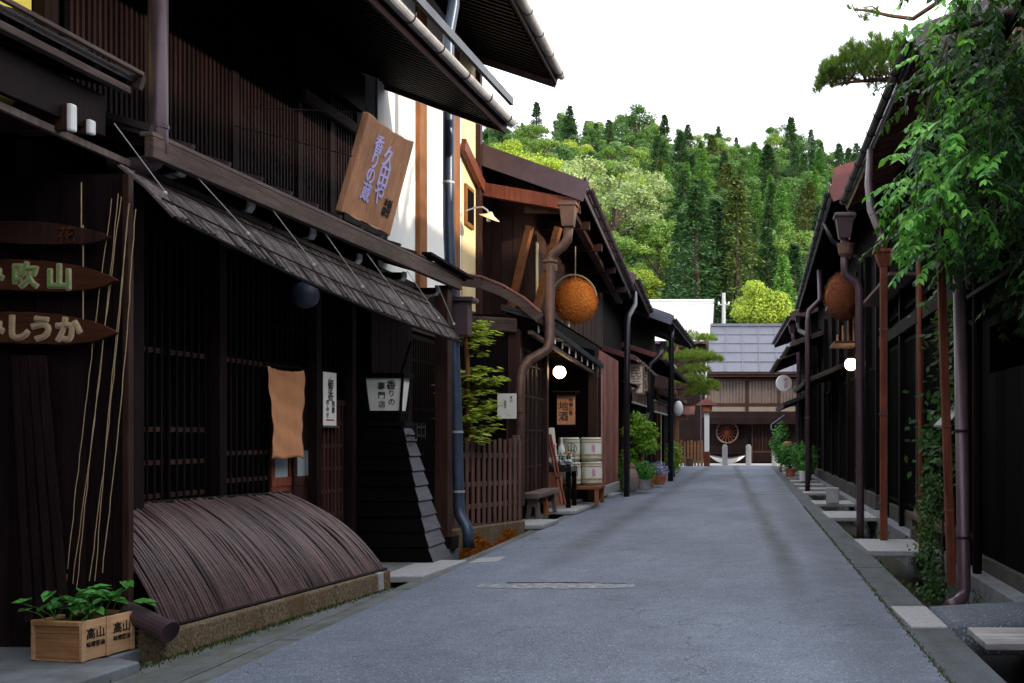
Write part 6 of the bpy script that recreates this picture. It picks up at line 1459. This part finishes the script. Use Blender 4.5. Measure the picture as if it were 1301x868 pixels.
def compound(mbx, p, d, ln, k, s):
    pts = [p + d * (ln * t) + V((0, 0, -.35 * ln * t * t)) for t in [i / k for i in range(k + 1)]]
    sm.tube([pts[0], pts[k // 2], pts[-1]], .0022, 3, cap=False)
    side = d.cross(V((0, 0, 1)));
    if side.length < .1: side = V((1, 0, 0))
    side.normalize(); up = side.cross(d)
    for i in range(1, k + 1):
        f = (pts[i] - pts[i - 1]).normalized()
        for sg in (-1, 1):
            dd = f * .55 + side * (sg * .85) + V((0, 0, -.45)) + V((random.gauss(0, .15), random.gauss(0, .15), random.gauss(0, .15)))
            dd.normalize(); r = dd.cross(up + V((random.gauss(0, .25),) * 3)).normalized(); n2 = r.cross(dd); L_ = s * random.uniform(.6, 1.25); W_ = L_ * .42; q = pts[i]
            mbx.add([q, q + dd * L_ * .3 + r * W_ * .5 + n2 * .004, q + dd * L_ * .65 + r * W_ * .42 + n2 * .003, q + dd * L_ - n2 * .006, q + dd * L_ * .65 - r * W_ * .42 + n2 * .003, q + dd * L_ * .3 - r * W_ * .5 + n2 * .004], [(0, 1, 2, 3), (0, 3, 4, 5)])
    f = (pts[-1] - pts[-2]).normalized(); mbx.leaf(pts[-1], f, up, s, s * .36)
cnt = 0
while cnt < 900:
    px = random.uniform(1105, 1400); py = random.uniform(-20, 395)
    if not inside(px, py): continue
    if inside(px, py) and (1163 < px < 1196 and 22 < py < 52): continue
    Yb = random.uniform(8.4, 10.9); p = V(((px - 948) * 9.5 / F, Yb, 1.5 - (py - 555) * 9.5 / F)); edge = min(1, (p.x - 1.3) / 1.2)
    p.z += (9.5 - Yb) * .0
    if p.z > 5.9: continue
    a = random.uniform(0, 6.283); d = V((math.cos(a) * .8 - .45, math.sin(a) * .6 - .35, random.uniform(-.75, .15))).normalized()
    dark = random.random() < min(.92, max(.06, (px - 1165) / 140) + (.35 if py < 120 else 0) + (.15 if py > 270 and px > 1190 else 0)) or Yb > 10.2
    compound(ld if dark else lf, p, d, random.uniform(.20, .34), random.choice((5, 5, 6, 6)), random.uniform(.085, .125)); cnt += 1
tw = MB()
for i in range(26):
    p = V((random.uniform(1.75, 3.2), random.uniform(8.5, 10.7), random.uniform(4.6, 5.35))); q = p + V((random.uniform(-.5, .15), random.uniform(-.4, .3), -random.uniform(.5, 1.7))); m_ = p.lerp(q, .5) + V((random.gauss(0, .10), random.gauss(0, .10), .08)); tw.tube([p, p.lerp(m_, .5) + V((0, 0, .05)), m_, q], [.012, .010, .008, .004], 5)
    for k in range(5): compound(ld if random.random() < .45 else lf, m_.lerp(q, k / 4), V((random.gauss(-.3, .6), random.gauss(-.2, .6), -.4)).normalized(), random.uniform(.18, .3), 5, random.uniform(.07, .12))
tw.build('twig', M['bark'], WI)
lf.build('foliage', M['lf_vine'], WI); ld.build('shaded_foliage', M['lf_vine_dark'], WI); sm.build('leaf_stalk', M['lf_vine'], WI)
# creeper on the wall and at the drain
CR = thing('wall_creeper', 'dark green creeper growing from the drain up the wall at the right', 'climbing plant', (2.35, 11.9, -.3)); lf = MB()
for i in range(1500):
    z = random.random() ** 1.2; x = 2.13 + random.gauss(0, .07) + .03 * math.sin(z * 9); y = 11.85 + random.gauss(0, .18); zz = -.35 + z * 1.42
    lf.leaf((x, y, zz), (random.gauss(0, .5) - .3, random.gauss(0, .5) - .4, random.gauss(0, .5) - .2), (random.gauss(0, .5), -.6, .6), random.uniform(.035, .065), random.uniform(.025, .045))
lf.build('foliage', M['lf_creeper'], CR); mb = MB(); mb.tube([(2.3, 11.9, -.4), (2.28, 11.9, .3), (2.32, 11.95, 1.1)], [.02, .015, .006], 6); mb.build('stem', M['bark'], CR)
CR2 = thing('wall_creeper', 'broad leaved creeper hanging between the poles on the right', 'climbing plant', (2.45, 12.4, 1.2)); lf = MB()
for i in range(420):
    t = random.random(); zz = 1.1 + 2.0 * t + random.gauss(0, .1); x = 2.40 + random.gauss(0, .13) - .12 * math.sin(t * 7); y = 12.2 + random.gauss(0, .3)
    lf.leaf((x, y, zz), (random.gauss(0, .6) - .4, random.gauss(0, .5) - .3, -.4 + random.gauss(0, .3)), (random.gauss(0, .4), -.7, .7), random.uniform(.09, .15), random.uniform(.045, .07))
lf.build('foliage', M['lf_creeper'], CR2); mb = MB(); mb.tube([(2.5, 12.3, .4), (2.45, 12.3, 1.8), (2.4, 12.2, 3.1)], [.02, .015, .006], 6); mb.build('stem', M['bark'], CR2)
CR3 = thing('garden_shrub', 'dark garden shrub seen through the opening of the board wall', 'shrub', (3.4, 10.6, .05)); lf = MB()
for k in range(5): leaf_cloud(lf, (3.7 + random.uniform(-.2, .3), 10.6 + random.uniform(-.5, .8), 1.2 + k * .42), .62, 520, .10, (1, 1, .8), .4)
lf.build('foliage', M['lf_bush'], CR3); mb = MB(); mb.tube([(3.4, 10.6, .0), (3.4, 10.6, 2.6)], [.06, .03], 6); mb.build('stem', M['bark'], CR3)
# ------------------------------------------------------------------ red pine leaning over the right roof
PT = thing('red_pine', 'red pine with a needle pad reaching over the right roof', 'tree', (3.6, 10.4, .05))
mb = MB(); mb.tube([(3.6, 10.4, 0), (3.5, 10.5, 2.5), (3.2, 10.9, 5.0), (2.9, 11.6, 6.6), (3.0, 12.0, 7.6)], [.16, .14, .12, .09, .05], 9); mb.build('trunk', M['pinebark'], PT, smooth=True)
lm = MB(); nd = MB()
def limb(pts, r0):
    lm.tube(pts, [r0 * (1 - .8 * i / (len(pts) - 1)) for i in range(len(pts))], 6)
pk = lambda px, py, Y=13.0: at(px, py, Y)
limb([V((2.95, 11.6, 6.4)), pk(1150, 105), pk(1120, 101), pk(1085, 104), pk(1058, 108)], .05)
limb([V((2.95, 11.8, 7.0)), pk(1160, 24), pk(1130, 20), pk(1105, 14), pk(1085, 12), pk(1082, 4)], .035)
limb([pk(1118, 16), pk(1108, 8), pk(1094, 10)], .015)
for i in range(46):
    b = pk(random.uniform(1055, 1148), random.uniform(98, 106)); e = b + V((random.gauss(-.06, .12), random.uniform(-.35, .35), random.uniform(-.04, .22))); limb([b, b.lerp(e, .5) + V((0, 0, .02)), e], .012)
def tuft(p, ax, n, ln):
    for j in range(n):
        d = V(ax).normalized() + V((random.gauss(0, .38), random.gauss(0, .38), random.gauss(0, .38))); nd.leaf(p, d, (random.random(), random.random(), random.random()), ln * random.uniform(.75, 1.15), 0.0055)
for i in range(420):
    px = random.uniform(1040, 1150); e = math.sin(math.pi * min(1, max(0, (px - 1036) / 75)) * .5) ; py = 104 - 44 * e * random.random() ** .8 + random.uniform(-3, 3)
    p = pk(px, py) + V((0, random.uniform(-.45, .45), 0)); tuft(p, (random.gauss(-.15, .4), random.gauss(0, .4), 1), 36, .135)
for px, py in ((1088, 16), (1094, 20), (1100, 24), (1106, 22), (1112, 17), (1084, 10), (1096, 12), (1116, 22), (1098, 27)):
    for k in range(2): tuft(pk(px + random.uniform(-3, 3), py + random.uniform(-2, 2)) + V((0, random.uniform(-.1, .1), 0)), (random.gauss(0, .5), random.gauss(0, .5), .4), 26, .10)
for i in range(60): tuft(V((3.0 + random.gauss(0, .5), 12 + random.gauss(0, .5), 7.6 + random.gauss(0, .25))), (random.gauss(0, .4), random.gauss(0, .4), 1), 24, .13)
lm.build('limb', M['pinebark'], PT); nd.build('needles', M['needle'], PT)
# ------------------------------------------------------------------ second right house, red sheet on the verge
R2 = simple_house('second right house with red sheet verge and long dark front', -1, 20.0, 38.6, 2.7, 1.70, 6.30, 2.0, 6.35, slope=.36, barge='red_roof', fas='pipe_dark', raft='dark_x', depth=4.0, wall='shade_v')
mb = MB(); mb.prism([V((1.66, 19.97, 6.36)), V((1.72, 19.97, 6.75)), V((3.6, 19.97, 7.4)), V((3.6, 19.97, 6.98))], (0, .05, 0)); mb.build('verge_sheet', M['red_roof'], R2)
front_posts(R2, -1, 2.7, (20.4, 22.2, 24.2, 26.2, 28.5, 31, 34, 37), 5.4, 'dark_v')
for y0, y1 in ((20.6, 22.0), (22.4, 24.0), (24.4, 26.0), (26.4, 28.3), (28.7, 30.8), (31.2, 33.8)): front_lattice(R2, -1, 2.7, y0, y1, .4, 2.9, 'shade_v')
mb = MB(); mb.box(2.55, 2.75, 20.2, 38.4, .0, .35); mb.build('base_stone', M['dull_stone'], R2, bevel=.01)
roof(R2, (1.62, 28.0, 2.98), (1.62, 33.5, 2.98), (1, 0, 0), 1.05, .42, M['metal_roof'], t=.06, back=False, raft=.3, fascia=M['pipe_dark'], fh=.12, name='lower_roof', barge=M['pipe_dark'], bh=.10)
roof(R2, (1.55, 34.5, 4.6), (1.5, 38.5, 4.6), (1, 0, 0), 1.15, .38, M['pipe_plum'], t=.07, back=False, raft=.3, fascia=M['weather_y'], fh=.14, name='lower_roof', barge=M['weather_x'], bh=.14, gutter=M['pipe_dark'])
pipe_run(R2, [at(1014, 410, 37), at(1016, 420, 37), at(1026, 425, 34), at(1028, 436, 34), at(1026, 660, 24.5) + V((0, 9.5, 0))][:4] + [V((at(1028, 436, 34).x, 34, .05))], .085, 'pipe_dark', box=(at(1014, 405, 37), .12, .18))
pipe_run(R2, [V((1.98, 27.6, 6.0)), V((2.0, 27.6, 5.2)), V((1.7, 27.6, 4.9)), V((1.66, 27.6, 4.6)), V((1.66, 27.6, .0))], .07, 'pipe_plum', (V((1.66, 27.6, 2.0)),))
pipe_run(R2, [V((1.72, 22.4, 6.2)), V((1.9, 22.4, 5.8)), V((2.5, 22.4, 5.4)), V((2.52, 22.4, .1))], .06, 'pipe_dark')
mb = MB(); mb.box(2.1, 2.68, 24.3, 25.8, 3.72, 3.78); sh = mb.build('shelf', M['weather_x'], R2); mb = MB(); [mb.tube([(2.2 + .13 * i, 24.6, 3.78), (2.2 + .13 * i, 24.6, 3.95 + .22 * i)], .03, 8) for i in range(4)]; mb.build('peg', M['crate'], sh)
mb = MB(); mb.prism([V((2.05, 24.0, 4.75)), V((2.68, 24.0, 4.98)), V((2.68, 24.0, 5.05)), V((2.05, 24.0, 4.82))], (0, 2.5, 0)); mb.build('small_canopy', M['gutter'], R2)
cb = at(1072, 377, 24.0); cedar_ball('cedar_ball', 'dull brown cedar ball hanging under the right eave', cb, .47, M['cedar_dark'], 1.25)
globe('lit globe lamp under the right eave', at(1081, 463, 25.0), .15, .7)
for px, l in ((1032, 'left one of two small pale globes on the right front'), (1040, 'right one of two small pale globes on the right front')): globe('unlit small pale globe lamp, ' + l, at(px, 484, 33), .11, .35, mat='glassy')
for px in (1021, 1031, 1045):
    x = (px - 948) * 33 / F
T = thing('meter_box', 'pale metal box at the foot of the second right house', 'box', (1.72, 21.8, .05)); mb = MB(); mb.box(1.70, 1.96, 21.6, 21.8, .05, .42); b = mb.build('casing', M['granite'], T, bevel=.015); mb = MB(); mb.box(1.72, 1.94, 21.585, 21.60, .10, .38); mb.build('lid', M['gutter'], b)
# third right house and the far end
R3 = simple_house('third right house with stepped dark roofs near the end of the street', -1, 39.2, 50.5, 2.5, 1.75, 6.15, 1.42, 6.1, slope=.36, mat='metal_roof', barge='weather_x', fas='pipe_plum')
front_posts(R3, -1, 2.5, (40, 42, 44.5, 47, 49.5), 3.4)
roof(R3, (1.45, 42.0, 4.75), (1.30, 50.4, 4.7), (1, 0, 0), 1.2, .4, M['pipe_plum'], t=.07, back=False, raft=.3, fascia=M['weather_y'], name='lower_roof', barge=M['weather_x'], bh=.16, gutter=M['pipe_dark'])
roof(R3, (1.5, 40.0, 2.75), (1.4, 46.0, 2.7), (1, 0, 0), 1.1, .4, M['metal_roof'], t=.07, back=False, raft=.3, fascia=M['pipe_dark'], name='lower_roof', barge=M['pipe_dark'], bh=.14)
pipe_run(R3, [V((1.85, 41, 6.0)), V((1.9, 41, 5.4)), V((2.1, 41, 5.2)), V((2.1, 41, .1))], .09, 'pipe_plum', box=(V((1.85, 41, 5.9)), .17, .25))
DS = thing('round_sign', 'round white sign disc hanging far down on the right', 'sign', at(996, 487, 44)); c = at(996, 487, 44); mb = MB(); mb.lathe([(.34, -.03), (.36, 0), (.34, .03)], c, 28, (0.15, -1, 0)); d = mb.build('disc', M['paint'], DS); mb = MB(); mb.beam(c + V((-.1, .05, .36)), c + V((.9, .05, .42)), .05, .05); mb.build('bracket', M['pipe_dark'], DS)
mb = MB(); text_into(mb, '喫\n茶', .22, c + V((.08, -.035, 0)), (1, .15, 0), (0, 0, 1), .002, .004); mb.build('lettering', M['pink_ink'], d)
BC = thing('blue_awning', 'small pale blue cloth awning far down on the right', 'awning', at(986, 536, 47)); a = at(980, 540, 47); mb = MB(); mb.hexa([a, a + V((0, .9, 0)), a + V((.6, .9, .45)), a + V((.6, 0, .45)), a + V((0, 0, .03)), a + V((0, .9, .03)), a + V((.6, .9, .48)), a + V((.6, 0, .48))]); mb.build('cloth', plain('blue_cloth', (.30, .42, .62), .8, .1, 4), BC); mb = MB(); mb.quad(a, a + V((0, .9, 0)), a + V((0, .9, -.22)), a + V((0, 0, -.22))); mb.build('valance', plain('blue_cloth_edge', (.36, .48, .66), .8, .1, 4), BC)
RL = thing('red_lantern', 'small red paper lantern hanging above the right flower pots', 'lantern', at(1001, 565, 40)); c = at(1001, 565, 40); mb = MB(); mb.sphere(c, .19, 18, 12, (1, 1, .78)); mb.build('paper_shade', plain('red_paper', (.62, .10, .04), .6, .15, 8), RL, smooth=True); mb = MB(); mb.lathe([(.07, -.17), (.07, -.14)], c, 12); mb.lathe([(.07, .14), (.07, .17)], c, 12); mb.tube([c + V((0, 0, .16)), c + V((0, 0, 1.2))], .01, 5); mb.build('ring', M['pipe_dark'], RL)
pot('flower_pot', 'clay pot with a leafy plant on the right pavement', (1.60, 37.0, .05), .2, .3); leafy('potted_plant', 'bushy green plant in a clay pot on the right pavement', (1.55, 37.0, .35), .5, 900, .11, M['lf_bush'], (.9, .9, 1.0), lift=.5)
leafy('leafy_shrub', 'taller loose green shrub furthest along the right side', (1.42, 42.0, .05), .62, 900, .13, M['lf_bush'], (.7, .7, 1.5), lift=1.15)
leafy('leafy_shrub', 'rounded dark green bush beside the dark front on the right', (2.0, 35.2, .05), .55, 1100, .09, M['lf_bush'], (1, 1, 1.1), lift=.75)
pot('flower_pot', 'white pot at the dark front on the right pavement', (1.85, 33.4, .05), .14, .34, 'paint'); leafy('potted_plant', 'small green plant in a white pot on the right', (1.85, 33.4, .38), .2, 250, .07, M['lf_bush'], lift=.15)
# ================================================================== LIGHT, SKY, CAMERA
AZ = math.radians(109); EL_ = math.radians(15)
w = bpy.data.worlds.new('World'); SC.world = w; w.use_nodes = True; nt = w.node_tree
bgn = nt.nodes['Background']; sky = N(nt, 'ShaderNodeTexSky', sky_type='NISHITA'); sky.sun_disc = False; sky.sun_elevation = EL_; sky.sun_rotation = AZ; sky.air_density = 1.0; sky.dust_density = 3.0; sky.ozone_density = 1.0
# thin bright evening cloud: pale veil mixed over the clear sky
tc = N(nt, 'ShaderNodeTexCoord').outputs['Generated']
veil = noise(nt, mapped(nt, tc, (1, 1, 3)), 1.6, 4, .55)
r = ramp(nt, veil, [(.2, (.80, .85, .93)), (.8, (.96, .98, 1.0))])
veil_c = mixc(nt, 1.0, r.outputs[0], (23.5, 23.3, 23.6), 'MULTIPLY')
mx = mixc(nt, .88, sky.outputs[0], veil_c); L(nt, mx, bgn.inputs[0]); bgn.inputs[1].default_value = .12
sd = V((math.sin(AZ) * math.cos(EL_), math.cos(AZ) * math.cos(EL_), math.sin(EL_)))
la = bpy.data.lights.new('sun', 'SUN'); la.energy = 5.0; la.angle = math.radians(1.2); la.color = (1, .86, .66)
so = bpy.data.objects.new('sun', la); COL.objects.link(so); so.rotation_euler = (-sd).to_track_quat('-Z', 'Y').to_euler(); so.location = sd * 60
ca = bpy.data.cameras.new('camera'); co = bpy.data.objects.new('camera', ca); COL.objects.link(co)
co.location = (0, 0, 1.5); co.rotation_euler = (math.radians(90), 0, 0); ca.sensor_width = 36; ca.lens = F / 1301 * 36
ca.shift_x = -(948 - 650.5) / 1301; ca.shift_y = (555 - 434) / 1301; ca.clip_start = .05; ca.clip_end = 3000
SC.camera = co
SC.view_settings.view_transform = 'Standard'; SC.view_settings.look = 'None'; SC.view_settings.exposure = 0; SC.view_settings.gamma = 1
SC.render.engine = 'CYCLES'; SC.cycles.max_bounces = 4; SC.cycles.diffuse_bounces = 2; SC.cycles.transmission_bounces = 2; SC.cycles.glossy_bounces = 2; SC.cycles.use_adaptive_sampling = True; SC.cycles.adaptive_threshold = .03
